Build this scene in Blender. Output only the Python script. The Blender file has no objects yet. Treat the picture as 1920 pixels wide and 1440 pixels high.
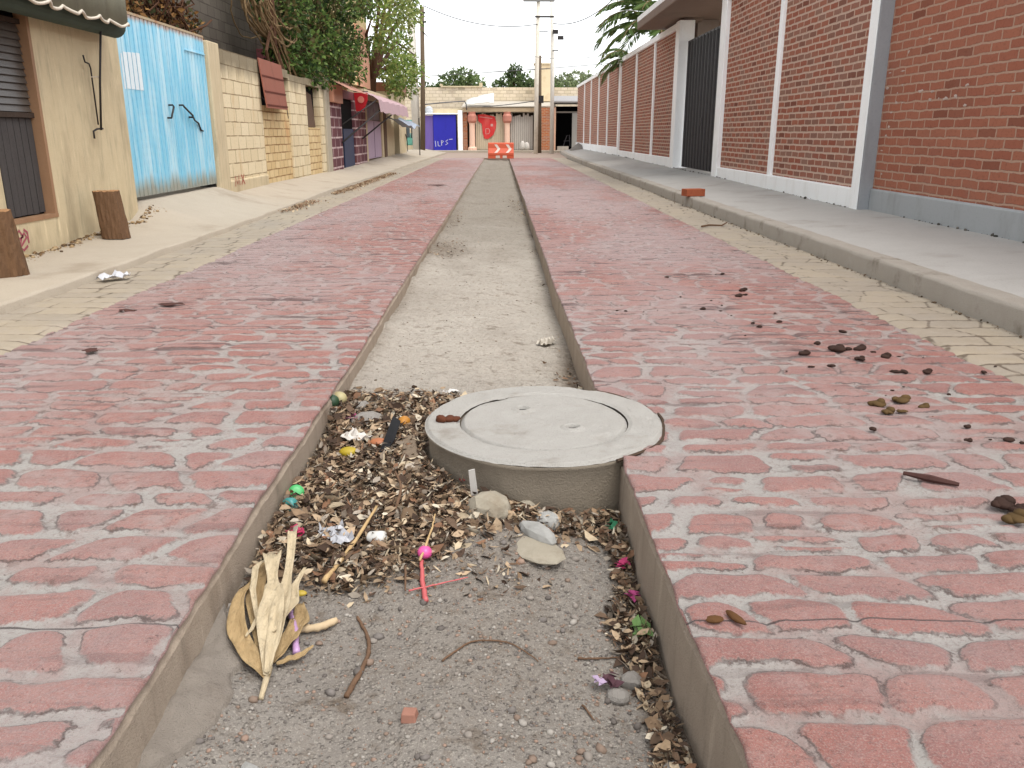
import bpy, bmesh, math, random
import numpy as np
from mathutils import Vector, Matrix
R = math.radians
sc = bpy.context.scene
C = sc.collection

# ------------------------------------------------------------------ camera, world, sun, exposure
cd = bpy.data.cameras.new('camera'); cam = bpy.data.objects.new('camera', cd); C.objects.link(cam)
cd.sensor_width = 36; cd.lens = 29.25; cd.clip_start = .02; cd.clip_end = 2000
cam.location = (0, 0, 1.04); cam.rotation_euler = (R(90 - 16.77), 0, R(-.774))
sc.camera = cam
SUN_EL, SUN_AZ = 64, 138          # azimuth clockwise from +Y
world = bpy.data.worlds.new('World'); sc.world = world; world.use_nodes = True
wt = world.node_tree; bg = wt.nodes['Background']
sky = wt.nodes.new('ShaderNodeTexSky'); sky.sky_type = 'NISHITA'; sky.sun_disc = False
sky.sun_elevation = R(SUN_EL); sky.sun_rotation = R(SUN_AZ)
sky.air_density = 1.0; sky.dust_density = 1.2; sky.ozone_density = .6
hs = wt.nodes.new('ShaderNodeHueSaturation'); hs.inputs['Saturation'].default_value = .13
wt.links.new(sky.outputs[0], hs.inputs['Color']); wt.links.new(hs.outputs[0], bg.inputs[0])
bg.inputs[1].default_value = .15
sl = bpy.data.lights.new('sun', 'SUN'); so = bpy.data.objects.new('sun', sl); C.objects.link(so)
sl.energy = 1.0; sl.angle = R(35); sl.color = (1, .965, .91)
sd = Vector((math.sin(R(SUN_AZ)) * math.cos(R(SUN_EL)), math.cos(R(SUN_AZ)) * math.cos(R(SUN_EL)), math.sin(R(SUN_EL))))
so.rotation_euler = sd.to_track_quat('Z', 'Y').to_euler(); so.location = (20, -20, 30)
sc.view_settings.view_transform = 'Standard'; sc.view_settings.look = 'None'
sc.view_settings.exposure = 1.25; sc.view_settings.gamma = 1

rng = random.Random(7)
nr = np.random.default_rng(11)

# ------------------------------------------------------------------ helpers
def s(r, g, b, k=1.15):
    f = lambda v: (v / 255 / 12.92 if v / 255 <= .04045 else ((v / 255 + .055) / 1.055) ** 2.4) / k
    return (f(r), f(g), f(b), 1)

class M:
    """small node-graph writer"""
    def __init__(self, name, rough=.85, spec=.25):
        self.mat = bpy.data.materials.new(name); self.mat.use_nodes = True
        self.t = self.mat.node_tree; self.b = self.t.nodes['Principled BSDF']
        self.b.inputs['Roughness'].default_value = rough; self.b.inputs['Specular IOR Level'].default_value = spec
        self.P = self.n('ShaderNodeNewGeometry').outputs['Position']
        self.O = self.n('ShaderNodeTexCoord').outputs['Object']
    def n(self, t, **kw):
        x = self.t.nodes.new(t)
        for k, v in kw.items(): setattr(x, k, v)
        return x
    def put(self, sock, v):
        if isinstance(v, bpy.types.NodeSocket): self.t.links.new(v, sock)
        elif v is not None:
            if sock.type == 'VALUE' and isinstance(v, tuple): v = v[0]
            sock.default_value = v
    def m(self, op, a, b=None, c=None, clamp=False):
        x = self.n('ShaderNodeMath', operation=op, use_clamp=clamp)
        for i, v in enumerate((a, b, c)):
            if v is not None: self.put(x.inputs[i], v)
        return x.outputs[0]
    def mr(self, v, a, b, c=0., d=1.):
        x = self.n('ShaderNodeMapRange', interpolation_type='SMOOTHSTEP')
        for i, q in enumerate((v, a, b, c, d)): self.put(x.inputs[i], q)
        return x.outputs[0]
    def scale(self, v, sx, sy, sz, loc=(0, 0, 0)):
        x = self.n('ShaderNodeMapping'); self.put(x.inputs[0], v); x.inputs['Scale'].default_value = (sx, sy, sz); x.inputs['Location'].default_value = loc
        return x.outputs[0]
    def noise(self, v, sc_, det=5, rough=.6, dist=0):
        x = self.n('ShaderNodeTexNoise'); self.put(x.inputs['Vector'], v)
        x.inputs['Scale'].default_value = sc_; x.inputs['Detail'].default_value = det
        x.inputs['Roughness'].default_value = rough; x.inputs['Distortion'].default_value = dist
        return x.outputs['Fac']
    def noisec(self, v, sc_, det=3):
        x = self.n('ShaderNodeTexNoise'); self.put(x.inputs['Vector'], v); x.inputs['Scale'].default_value = sc_; x.inputs['Detail'].default_value = det
        return x.outputs['Color']
    def vor(self, v, sc_, feat='F1', out='Distance'):
        x = self.n('ShaderNodeTexVoronoi', feature=feat); self.put(x.inputs['Vector'], v); x.inputs['Scale'].default_value = sc_
        return x.outputs[out]
    def mix(self, f, a, b, mode='MIX'):
        x = self.n('ShaderNodeMix', data_type='RGBA', blend_type=mode)
        self.put(x.inputs[0], f); self.put(x.inputs[6], a); self.put(x.inputs[7], b)
        return x.outputs[2]
    def ramp(self, f, stops):
        x = self.n('ShaderNodeValToRGB'); self.put(x.inputs[0], f); e = x.color_ramp.elements
        while len(e) < len(stops): e.new(.5)
        for q, (p, c) in zip(e, stops): q.position = p; q.color = c
        return x.outputs[0]
    def attr(self, nm, out='Fac'):
        return self.n('ShaderNodeAttribute', attribute_name=nm).outputs[out]
    def xyz(self, v):
        x = self.n('ShaderNodeSeparateXYZ'); self.put(x.inputs[0], v); return x.outputs
    def comb(self, a, b, c=0.):
        x = self.n('ShaderNodeCombineXYZ')
        for i, v in enumerate((a, b, c)): self.put(x.inputs[i], v)
        return x.outputs[0]
    def vadd(self, a, b, k):
        x = self.n('ShaderNodeVectorMath', operation='MULTIPLY_ADD'); self.put(x.inputs[0], b); x.inputs[1].default_value = (k, k, k); self.put(x.inputs[2], a)
        return x.outputs[0]
    def rnd(self): return self.n('ShaderNodeObjectInfo').outputs['Random']
    def bump(self, h, dist=.01, st=1.):
        x = self.n('ShaderNodeBump'); self.put(x.inputs['Height'], h); x.inputs['Distance'].default_value = dist; x.inputs['Strength'].default_value = st
        self.t.links.new(x.outputs[0], self.b.inputs['Normal'])
    def out(self, col, rough=None, metal=None):
        self.put(self.b.inputs['Base Color'], col)
        if rough is not None: self.put(self.b.inputs['Roughness'], rough)
        if metal is not None: self.put(self.b.inputs['Metallic'], metal)
        return self.mat

def empty(name, loc):
    o = bpy.data.objects.new(name, None); C.objects.link(o); o.location = loc; o.empty_display_size = .2
    return o
def tag(o, label=None, cat=None, group=None, kind=None):
    if label: o['label'] = label
    if cat: o['category'] = cat
    if group: o['group'] = group
    if kind: o['kind'] = kind
    return o
def thing(name, loc, label, cat, group=None): return tag(empty(name, loc), label, cat, group)

def link(name, me, mat, parent=None, bev=0, smooth=False):
    o = bpy.data.objects.new(name, me); C.objects.link(o)
    for q in (mat if isinstance(mat, (list, tuple)) else [mat]): me.materials.append(q)
    if parent is not None:
        o.parent = parent
        o.matrix_parent_inverse = Matrix.Translation(-parent.location) if parent.type == 'EMPTY' else Matrix.Identity(4)
    if smooth:
        me.polygons.foreach_set('use_smooth', [True] * len(me.polygons))
    if bev:
        b = o.modifiers.new('bevel', 'BEVEL'); b.width = bev; b.segments = 2; b.limit_method = 'ANGLE'; b.angle_limit = R(40)
    return o

class MB:
    """collects shapes in world coordinates, then links them as ONE mesh object"""
    def __init__(self): self.v = []; self.f = []; self.cut = []
    def add(self, v, f):
        o = len(self.v); self.cut.append((o, len(self.f))); self.v += [tuple(p) for p in v]; self.f += [tuple(i + o for i in q) for q in f]; return self
    def box(self, x0, x1, y0, y1, z0, z1):
        return self.add([(x0, y0, z0), (x1, y0, z0), (x1, y1, z0), (x0, y1, z0), (x0, y0, z1), (x1, y0, z1), (x1, y1, z1), (x0, y1, z1)],
                        [(0, 3, 2, 1), (4, 5, 6, 7), (0, 1, 5, 4), (1, 2, 6, 5), (2, 3, 7, 6), (3, 0, 4, 7)])
    def hexa(self, p):   # eight corners, bottom 4 then top 4
        return self.add(p, [(0, 3, 2, 1), (4, 5, 6, 7), (0, 1, 5, 4), (1, 2, 6, 5), (2, 3, 7, 6), (3, 0, 4, 7)])
    def prism(self, prof, axis, a, b):   # closed profile extruded along axis
        n = len(prof)
        def P(q, t): return {'x': (t, q[0], q[1]), 'y': (q[0], t, q[1]), 'z': (q[0], q[1], t)}[axis]
        v = [P(q, a) for q in prof] + [P(q, b) for q in prof]
        f = [(i, (i + 1) % n, n + (i + 1) % n, n + i) for i in range(n)] + [tuple(range(n))[::-1], tuple(range(n, 2 * n))]
        return self.add(v, f)
    def tube(self, pts, r, n=8, cap=True, flat=1.):
        pts = [Vector(p) for p in pts]; rs = r if isinstance(r, (list, tuple)) else [r] * len(pts)
        v = []; f = []; up = None
        for i, p in enumerate(pts):
            d = (pts[min(i + 1, len(pts) - 1)] - pts[max(i - 1, 0)]).normalized()
            if up is None:
                up = d.orthogonal().normalized()
                if abs(d.z) < .7: up = (Vector((0, 0, 1)) - d * d.z).normalized()
            up = (up - d * up.dot(d)).normalized(); w = d.cross(up)
            for k in range(n):
                a = 2 * math.pi * k / n; v.append(p + rs[i] * (math.cos(a) * w + math.sin(a) * up * flat))
        for i in range(len(pts) - 1):
            for k in range(n):
                f.append((i * n + k, i * n + (k + 1) % n, (i + 1) * n + (k + 1) % n, (i + 1) * n + k))
        if cap: f += [tuple(range(n))[::-1], tuple(range((len(pts) - 1) * n, len(pts) * n))]
        return self.add(v, f)
    def lathe(self, c, prof, n=24):   # prof: (r, z) from c upward
        v = []; f = []
        for r_, z in prof:
            for k in range(n):
                a = 2 * math.pi * k / n; v.append((c[0] + r_ * math.cos(a), c[1] + r_ * math.sin(a), c[2] + z))
        for i in range(len(prof) - 1):
            for k in range(n): f.append((i * n + k, i * n + (k + 1) % n, (i + 1) * n + (k + 1) % n, (i + 1) * n + k))
        f += [tuple(range(n))[::-1], tuple(range((len(prof) - 1) * n, len(prof) * n))]
        return self.add(v, f)
    def each(self, name, mat, parent=None, bev=0, smooth=False):
        """every shape added becomes a part of its own"""
        ends = self.cut[1:] + [(len(self.v), len(self.f))]
        for (a, b), (c, d) in zip(self.cut, ends):
            q = MB(); q.v = self.v[a:c]; q.f = [tuple(i - a for i in g) for g in self.f[b:d]]; o = q.build(name, mat, parent, bev, smooth)
        return o
    def build(self, name, mat, parent=None, bev=0, smooth=False):
        me = bpy.data.meshes.new(name); me.from_pydata(self.v, [], self.f); me.update()
        bm = bmesh.new(); bm.from_mesh(me); bmesh.ops.recalc_face_normals(bm, faces=bm.faces); bm.to_mesh(me); bm.free()
        return link(name, me, mat, parent, bev, smooth)

def vn(x, y, seed=0):
    """smooth value noise -1..1"""
    xi = np.floor(x).astype(np.int64); yi = np.floor(y).astype(np.int64); xf = x - xi; yf = y - yi
    def h(a, b):
        q = (a * 374761393 + b * 668265263 + seed * 974711) & 0x7fffffff
        q = ((q ^ (q >> 13)) * 1274126177) & 0x7fffffff
        return ((q ^ (q >> 16)) & 0xffff) / 32767.5 - 1
    u = xf * xf * (3 - 2 * xf); w = yf * yf * (3 - 2 * yf)
    return (h(xi, yi) * (1 - u) + h(xi + 1, yi) * u) * (1 - w) + (h(xi, yi + 1) * (1 - u) + h(xi + 1, yi + 1) * u) * w
def sstep(v, a, b):
    t = np.clip((v - a) / (b - a), 0, 1); return t * t * (3 - 2 * t)

def grid_mesh(name, PX, PY, PZ, attrs={}, mats=None, matcol=None, flatcols=(), smooth=True):
    ny, nx = PX.shape; me = bpy.data.meshes.new(name)
    co = np.stack([PX, PY, PZ], -1).reshape(-1, 3).astype(np.float32)
    i = np.arange(ny * nx).reshape(ny, nx)
    q = np.stack([i[:-1, :-1], i[:-1, 1:], i[1:, 1:], i[1:, :-1]], -1).reshape(-1, 4)
    me.vertices.add(len(co)); me.vertices.foreach_set('co', co.ravel())
    me.loops.add(q.size); me.loops.foreach_set('vertex_index', q.ravel().astype(np.int32))
    me.polygons.add(len(q)); me.polygons.foreach_set('loop_start', np.arange(0, q.size, 4, dtype=np.int32))
    me.polygons.foreach_set('loop_total', np.full(len(q), 4, dtype=np.int32))
    me.update(calc_edges=True); me.validate()
    sm = np.full((ny - 1, nx - 1), smooth); mi = np.zeros((ny - 1, nx - 1), np.int32)
    for c in flatcols: sm[:, c] = False; mi[:, c] = 1
    me.polygons.foreach_set('use_smooth', sm.ravel()); me.polygons.foreach_set('material_index', mi.ravel())
    for k, a in attrs.items():
        at = me.attributes.new(k, 'FLOAT', 'POINT'); at.data.foreach_set('value', a.ravel().astype(np.float32))
    return me

def stones(XX, YY, rows, lens, joint, seed, warp=.016, rad=.04, slant=.5, split=.12):
    """signed distance to the stone edge and a random value per stone"""
    g = np.random.default_rng(seed)
    wx = XX + warp * vn(XX * 4.3, YY * 4.3, seed) + warp * .5 * vn(XX * 13, YY * 13, seed + 1)
    wy = YY + warp * vn(XX * 3.1, YY * 5.3, seed + 2) + warp * .45 * vn(XX * 12, YY * 14, seed + 3)
    ys = [YY.min() - .5]
    while ys[-1] < YY.max() + .5: ys.append(ys[-1] + g.uniform(*rows))
    ys = np.array(ys); sd_ = np.zeros(XX.size); ce = np.zeros(XX.size)
    fx = wx.ravel(); fy = wy.ravel(); r = np.searchsorted(ys, fy) - 1
    jn = (joint * (1 + .7 * vn(XX * 1.7, YY * 1.7, seed + 5))).ravel()
    order = np.argsort(r, kind='stable'); b = np.searchsorted(r[order], np.arange(len(ys)))
    for k in range(len(ys) - 1):
        idx = order[b[k]:b[k + 1]]
        if not len(idx): continue
        e = [XX.min() - .6 - g.uniform(0, .3)]
        while e[-1] < XX.max() + .6: e.append(e[-1] + g.uniform(*lens))
        e = np.array(e); sl_ = g.uniform(-slant, slant, len(e)); rv = g.random(len(e)); spl = g.random(len(e)) < split; sp = g.uniform(.4, .6, len(e))
        x = fx[idx]; y = fy[idx]; yc = (ys[k] + ys[k + 1]) / 2; o = y - yc
        i = np.clip(np.searchsorted(e, x) - 1, 1, len(e) - 3)
        i = np.where(x < e[i] + sl_[i] * o, i - 1, i); i = np.where(x > e[i + 1] + sl_[i + 1] * o, i + 1, i); i = np.clip(i, 0, len(e) - 2)
        dl = x - (e[i] + sl_[i] * o); dr = e[i + 1] + sl_[i + 1] * o - x
        lo = np.full(len(idx), ys[k]); hi = np.full(len(idx), ys[k + 1]); ym = ys[k] + sp[i] * (ys[k + 1] - ys[k])
        up = spl[i] & (y > ym); dn = spl[i] & (y <= ym); lo = np.where(up, ym, lo); hi = np.where(dn, ym, hi)
        a = np.minimum(dl, dr) - jn[idx] / 2; c = np.minimum(y - lo, hi - y) - jn[idx] / 2
        d = np.where((a < rad) & (c < rad), rad - np.hypot(rad - a, rad - c), np.minimum(a, c))
        sd_[idx] = d; ce[idx] = (rv[i] + .37 * up) % 1
    return sd_.reshape(XX.shape), ce.reshape(XX.shape)

# ------------------------------------------------------------------ materials
def mat_road():
    m = M('stamped red concrete', .62, .4); P = m.P; K = 1.72
    sdf = m.attr('sdf'); cell = m.attr('cell'); py0 = m.xyz(P)[1]
    n1 = m.noise(P, 60, 6, .7); n2 = m.noise(P, 9, 5, .65); n3 = m.noise(P, 1.1, 4, .6); n4 = m.noise(P, 260, 3, .7); n5 = m.noise(P, 3.4, 5, .65)
    e = m.m('ADD', sdf, m.m('MULTIPLY_ADD', n1, .03, -.017))
    e = m.m('ADD', e, m.m('MULTIPLY_ADD', n2, .06, -.033))
    st = m.mr(e, -.004, .006)
    c = m.mix(cell, s(191, 114, 98, K), s(172, 111, 102, K))
    c = m.mix(m.mr(n5, .44, .62, 0, .8), c, s(197, 134, 120, K))
    c = m.mix(m.mr(n2, .48, .7, 0, .6), c, s(192, 150, 142, K))
    c = m.mix(m.mr(n1, .52, .64, 0, .65), c, s(138, 80, 70, K))
    c = m.mix(m.mr(n4, .5, .62, 0, .6), c, s(218, 184, 172, K))
    j = m.mix(n2, s(216, 212, 203, K), s(190, 184, 176, K))
    j = m.mix(m.mr(n5, .46, .62, 0, .75), j, s(190, 154, 144, K)); j = m.mix(m.mr(m.noise(P, .8, 3), .48, .62, 0, .45), j, s(186, 150, 142, K))
    j = m.mix(m.mr(n1, .52, .66, 0, .6), j, s(150, 136, 126, K))
    j = m.mix(m.mr(m.m('ADD', py0, m.m('MULTIPLY', n5, 4.)), 4.2, 8., 0, .72), j, s(198, 162, 154, K))
    c = m.mix(st, j, c)
    worn = m.m('MULTIPLY', m.mr(n3, .48, .66), m.mr(n2, .4, .62))
    c = m.mix(m.m('MULTIPLY', worn, .55), c, s(206, 190, 181, K))
    c = m.mix(m.mr(m.noise(P, 150, 4, .8), .56, .64, 0, .45), c, s(112, 78, 70, K))
    lil = m.mr(m.noise(m.scale(P, 1, .35, 1, (5, 3, 0)), .55, 3), .4, .62)
    c = m.mix(m.m('MULTIPLY', m.m('MULTIPLY', lil, m.mr(n1, .3, .6, .5, 1)), m.mr(py0, 2.0, 7.0, .4, .85)), c, s(200, 178, 174, K))
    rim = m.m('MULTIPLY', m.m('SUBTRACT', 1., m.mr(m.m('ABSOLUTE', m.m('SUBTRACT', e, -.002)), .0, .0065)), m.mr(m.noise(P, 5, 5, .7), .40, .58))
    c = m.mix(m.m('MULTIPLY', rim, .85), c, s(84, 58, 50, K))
    dirt = m.m('MULTIPLY', m.mr(m.noise(P, 19, 6, .75), .54, .66), m.mr(n3, .4, .6))
    c = m.mix(m.m('MULTIPLY', dirt, .7), c, s(112, 78, 62, K))
    shade_dash = m.m('MULTIPLY', m.mr(m.noise(m.scale(P, 1.1, 15, 1), 1, 4, .6), .565, .62), m.mr(m.noise(P, 1.6, 4), .42, .56, .15, .8))  # dark dashes paint in the shade on camera-facing stone edges
    c = m.mix(m.m('MULTIPLY', shade_dash, m.mr(py0, 1.5, 5, .35, .95)), c, s(92, 64, 60, K))
    gr = m.mr(m.noise(m.scale(P, 1, 1, 1, (9, 1, 0)), 38, 6, .82), .585, .66)
    c = m.mix(m.m('MULTIPLY', gr, m.mr(n5, .38, .55, .1, .8)), c, s(92, 62, 52, K))
    py = m.xyz(P)[1]; px_ = m.xyz(P)[0]
    fr = m.m('FRACT', m.m('ADD', m.m('DIVIDE', m.m('ADD', py, m.m('MULTIPLY', m.noise(m.scale(P, 1, 0, 0), 1.5, 2), .02)), 2.96), -1.63 / 2.96 + .5))
    cd_ = m.m('MULTIPLY', m.m('ABSOLUTE', m.m('SUBTRACT', fr, .5)), 2.96)
    cut = m.m('SUBTRACT', 1., m.mr(cd_, .0015, m.m('MULTIPLY_ADD', py, .0012, .0028)))
    c = m.mix(m.m('MULTIPLY', cut, .85), c, s(62, 46, 44, K))
    m.bump(m.m('ADD', n1, m.m('MULTIPLY', n4, .5)), .011, 1.)
    m.b.inputs['Sheen Weight'].default_value = .17; m.b.inputs['Sheen Roughness'].default_value = .25
    return m.out(c)
def mat_yellow():
    m = M('stamped ochre concrete', .7, .35); P = m.P
    sdf = m.attr('sdf'); cell = m.attr('cell')
    n1 = m.noise(P, 50, 5, .65); n2 = m.noise(P, 7, 5, .65); n3 = m.noise(P, 1.3, 4)
    e = m.m('ADD', sdf, m.m('MULTIPLY_ADD', n1, .014, -.007))
    c = m.mix(cell, s(206, 190, 165, 1.9), s(192, 178, 158, 1.9))
    c = m.mix(m.mr(n2, .4, .7, 0, .7), c, s(204, 190, 172, 1.9))
    c = m.mix(m.m('MULTIPLY', m.mr(n3, .48, .7), .7), c, s(190, 178, 162, 1.9))
    c = m.mix(m.mr(n1, .55, .8, 0, .5), c, s(166, 140, 108, 1.9))
    g = m.m('MULTIPLY', m.m('SUBTRACT', 1., m.mr(e, -.002, .008)), m.mr(m.noise(P, 3, 4), .22, .48))
    c = m.mix(m.m('MULTIPLY', g, .8), c, s(104, 86, 68, 1.9))
    m.bump(n1, .006, .7)
    return m.out(c)
def mat_concrete(name, a, b, stain=(120, 108, 94), sc_=1., st=.5, dark=.5, bump=.5, vert=False, K=1.15):
    m = M(name, .88, .2); P = m.P
    n1 = m.noise(P, 3 * sc_, 6, .62); n2 = m.noise(P, 60 * sc_, 5, .65); n3 = m.noise(m.scale(P, 1, 1, .25) if vert else P, 1.1 * sc_, 5, .65)
    c = m.mix(n1, s(*a, K), s(*b, K))
    c = m.mix(m.mr(n3, .52, .74, 0, st), c, s(*stain, K))
    c = m.mix(m.mr(n2, .52, .78, 0, dark), c, s(*[v * .72 for v in a], K))
    sp = m.mr(m.vor(P, 70 * sc_), .0, .16)
    c = m.mix(m.m('MULTIPLY', m.m('SUBTRACT', 1., sp), m.mr(n1, .45, .6, 0, .5)), c, s(*[v * .5 for v in a], K))
    if vert:
        n4 = m.noise(m.scale(P, 1, 1, .12), 14, 5, .7); c = m.mix(m.mr(n4, .5, .68, 0, .5), c, s(*[v * .74 for v in a], K)); c = m.mix(m.mr(n4, .3, .42, .4, 0), c, s(*[min(255, v * 1.12) for v in a], K))
    m.bump(m.m('ADD', n2, m.m('MULTIPLY', n1, .6)), .008, bump)
    return m.out(c)
def mat_dirt():
    m = M('compacted grey dirt', .95, .15); P = m.P
    y = m.xyz(P)[1]
    n1 = m.noise(P, 2.2, 6, .65); n2 = m.noise(P, 26, 6, .7); n3 = m.noise(P, 140, 4, .7)
    v = m.vor(P, 75); v2 = m.vor(P, 190)
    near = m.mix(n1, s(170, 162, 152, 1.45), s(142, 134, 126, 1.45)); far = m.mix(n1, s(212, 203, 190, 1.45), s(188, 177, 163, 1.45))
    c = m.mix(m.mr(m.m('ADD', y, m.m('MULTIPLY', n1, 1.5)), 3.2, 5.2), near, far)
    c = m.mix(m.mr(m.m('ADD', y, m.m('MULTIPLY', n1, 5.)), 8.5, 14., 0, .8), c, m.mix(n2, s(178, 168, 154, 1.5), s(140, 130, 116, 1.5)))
    c = m.mix(m.mr(n2, .5, .72, 0, .6), c, s(126, 112, 98, 1.5))
    c = m.mix(m.mr(n3, .52, .68, 0, .7), c, s(206, 198, 184, 1.5))
    c = m.mix(m.mr(m.noise(P, 9, 4, .6), .58, .72, 0, .6), c, s(116, 98, 80, 1.5))
    c = m.mix(m.m('MULTIPLY', m.m('SUBTRACT', 1., m.mr(v2, .1, .3)), .4), c, s(190, 184, 176, 1.5))
    c = m.mix(m.mr(m.noise(m.scale(P, 1, 1, 1, (3, 7, 0)), 60, 6, .8), .58, .68, 0, .7), c, s(96, 84, 72, 1.5))
    so_ = m.m('MULTIPLY', m.attr('soil'), m.mr(n2, .25, .55, .45, 1))
    c = m.mix(m.m('MULTIPLY', so_, .8), c, m.mix(n3, s(104, 86, 68, 1.5), s(132, 114, 94, 1.5)))
    h = m.m('ADD', m.m('MULTIPLY', n2, .8), m.m('MULTIPLY', n3, .5)); h = m.m('ADD', h, m.m('MULTIPLY', m.m('SUBTRACT', 1., m.mr(v, .1, .5)), .4))
    m.bump(h, .014, 1.)
    return m.out(c)
def mat_brick(name, c1, c2, mort, bw=.27, rh=.088, ms=.011, warp=.012, mix_grey=.35, axis='y', pale=(178, 130, 112)):
    m = M(name, .9, .15); x, y, z = m.xyz(m.P)
    base = m.comb(y if axis == 'y' else x, z)
    nz = m.n('ShaderNodeVectorMath', operation='SUBTRACT'); m.put(nz.inputs[0], m.noisec(m.P, 5)); nz.inputs[1].default_value = (.5, .5, .5)
    v = m.vadd(base, nz.outputs[0], warp * 2)
    nz2 = m.n('ShaderNodeVectorMath', operation='SUBTRACT'); m.put(nz2.inputs[0], m.noisec(m.P, 30)); nz2.inputs[1].default_value = (.5, .5, .5)
    v = m.vadd(v, nz2.outputs[0], warp * .8)
    b = m.n('ShaderNodeTexBrick'); m.put(b.inputs['Vector'], v); b.inputs['Scale'].default_value = 1
    b.inputs['Brick Width'].default_value = bw; b.inputs['Row Height'].default_value = rh; b.inputs['Mortar Size'].default_value = ms; b.inputs['Mortar Smooth'].default_value = .3
    b.inputs['Color1'].default_value = (0, 0, 0, 1); b.inputs['Color2'].default_value = (1, 1, 1, 1); b.inputs['Mortar'].default_value = (.5, .5, .5, 1); b.inputs['Bias'].default_value = 0
    fac = b.outputs['Fac']; rv = b.outputs['Color']
    n1 = m.noise(m.P, 40, 5, .65); n2 = m.noise(m.P, 1.3, 4)
    c = m.ramp(rv, [(0, s(*c1)), (.45, s(*c2)), (.8, s(*pale)), (1, s(*[q * .84 for q in c1]))])
    c = m.mix(m.mr(n1, .5, .75, 0, .5), c, s(*[q * .7 for q in c1]))
    c = m.mix(m.mr(n2, .5, .7, 0, mix_grey), c, s(150, 118, 106))
    mo = m.mix(n1, s(*mort), s(*[q * .84 for q in mort]))
    c = m.mix(fac, c, mo)
    m.bump(m.m('ADD', m.m('MULTIPLY', m.m('SUBTRACT', 1., fac), 1.), m.m('MULTIPLY', n1, .35)), .012, .8)
    return m.out(c)
def mat_block(name, c1, c2, mort, bw=.4, rh=.2, ms=.009, stain=(150, 104, 60), dark_top=None):
    m = M(name, .92, .12); x, y, z = m.xyz(m.P); base = m.comb(y, z)
    nz = m.n('ShaderNodeVectorMath', operation='SUBTRACT'); m.put(nz.inputs[0], m.noisec(m.P, 3)); nz.inputs[1].default_value = (.5, .5, .5)
    v = m.vadd(base, nz.outputs[0], .022)
    b = m.n('ShaderNodeTexBrick'); m.put(b.inputs['Vector'], v); b.inputs['Scale'].default_value = 1
    b.inputs['Brick Width'].default_value = bw; b.inputs['Row Height'].default_value = rh; b.inputs['Mortar Size'].default_value = ms; b.inputs['Mortar Smooth'].default_value = .2
    b.inputs['Color1'].default_value = (0, 0, 0, 1); b.inputs['Color2'].default_value = (1, 1, 1, 1); b.inputs['Mortar'].default_value = (.5, .5, .5, 1)
    n1 = m.noise(m.P, 35, 5, .65); n2 = m.noise(m.scale(m.P, 1, 1, .35), 2.2, 5); n3 = m.noise(m.P, 4, 4)
    c = m.mix(b.outputs['Color'], s(*c1), s(*c2)); c = m.mix(m.mr(n1, .48, .75, 0, .45), c, s(*[q * .74 for q in c1]))
    c = m.mix(m.mr(n2, .55, .74, 0, .5), c, s(*stain))
    jf = m.m('MULTIPLY', b.outputs['Fac'], m.mr(n3, .3, .6, .3, 1))
    c = m.mix(jf, c, s(*mort))
    if dark_top:
        t = m.m('MULTIPLY', m.mr(m.m('ADD', z, m.m('MULTIPLY', n2, .5)), dark_top, dark_top + .3), .75)
        c = m.mix(t, c, s(92, 82, 66))
    m.bump(m.m('ADD', m.m('SUBTRACT', 1., b.outputs['Fac']), m.m('MULTIPLY', n1, .4)), .007, .7)
    return m.out(c)
def mat_paint(name, col, dirt=(120, 100, 84), amt=.4, rough=.6, spec=.3, sc_=4., streak=True, K=1.1):
    m = M(name, rough, spec)
    n1 = m.noise(m.scale(m.P, 1, 1, .3) if streak else m.P, sc_, 5, .65); n2 = m.noise(m.P, 45, 5, .65)
    c = m.mix(m.mr(n1, .45, .75, 0, amt), s(*col, K), s(*dirt, K)); c = m.mix(m.mr(n2, .5, .8, 0, amt * .8), c, s(*[q * .8 for q in col], K))
    m.bump(n2, .003, .5); return m.out(c)
def mat_flat(name, col, rough=.7, spec=.3, var=.25, metal=0., K=1.45):
    m = M(name, rough, spec); n = m.noise(m.O, 14, 5, .65)
    c = m.mix(n, s(*[q * (1 - var) for q in col], K), s(*[min(255, q * (1 + var * .4)) for q in col], K)); m.bump(n, .003, .3)
    return m.out(c, None, metal)
def mat_attr(name, rough=.8, transl=0.):
    m = M(name, rough, .2); c = m.attr('tint', 'Color'); n = m.noise(m.P, 70, 4)
    c = m.mix(m.mr(n, .3, .75, 0, .5), c, m.mix(.5, c, (0.02, .015, .01, 1)))
    m.out(c)
    if transl:
        t = m.n('ShaderNodeBsdfTranslucent'); m.put(t.inputs[0], c); x = m.n('ShaderNodeMixShader'); x.inputs[0].default_value = transl
        o = m.t.nodes['Material Output']; m.t.links.new(m.b.outputs[0], x.inputs[1]); m.t.links.new(t.outputs[0], x.inputs[2]); m.t.links.new(x.outputs[0], o.inputs[0])
    return m.mat
def mat_wood(name, a, b, axis=(14, 14, 1.2), rough=.85):
    m = M(name, rough, .2); n = m.noise(m.scale(m.O, *axis), 2.2, 6, .7, .6); n2 = m.noise(m.O, 60, 4)
    c = m.mix(n, s(*a), s(*b)); c = m.mix(m.mr(n2, .5, .8, 0, .5), c, s(*[q * .55 for q in a])); m.bump(m.m('ADD', n, m.m('MULTIPLY', n2, .3)), .01, .9)
    return m.out(c)

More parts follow.
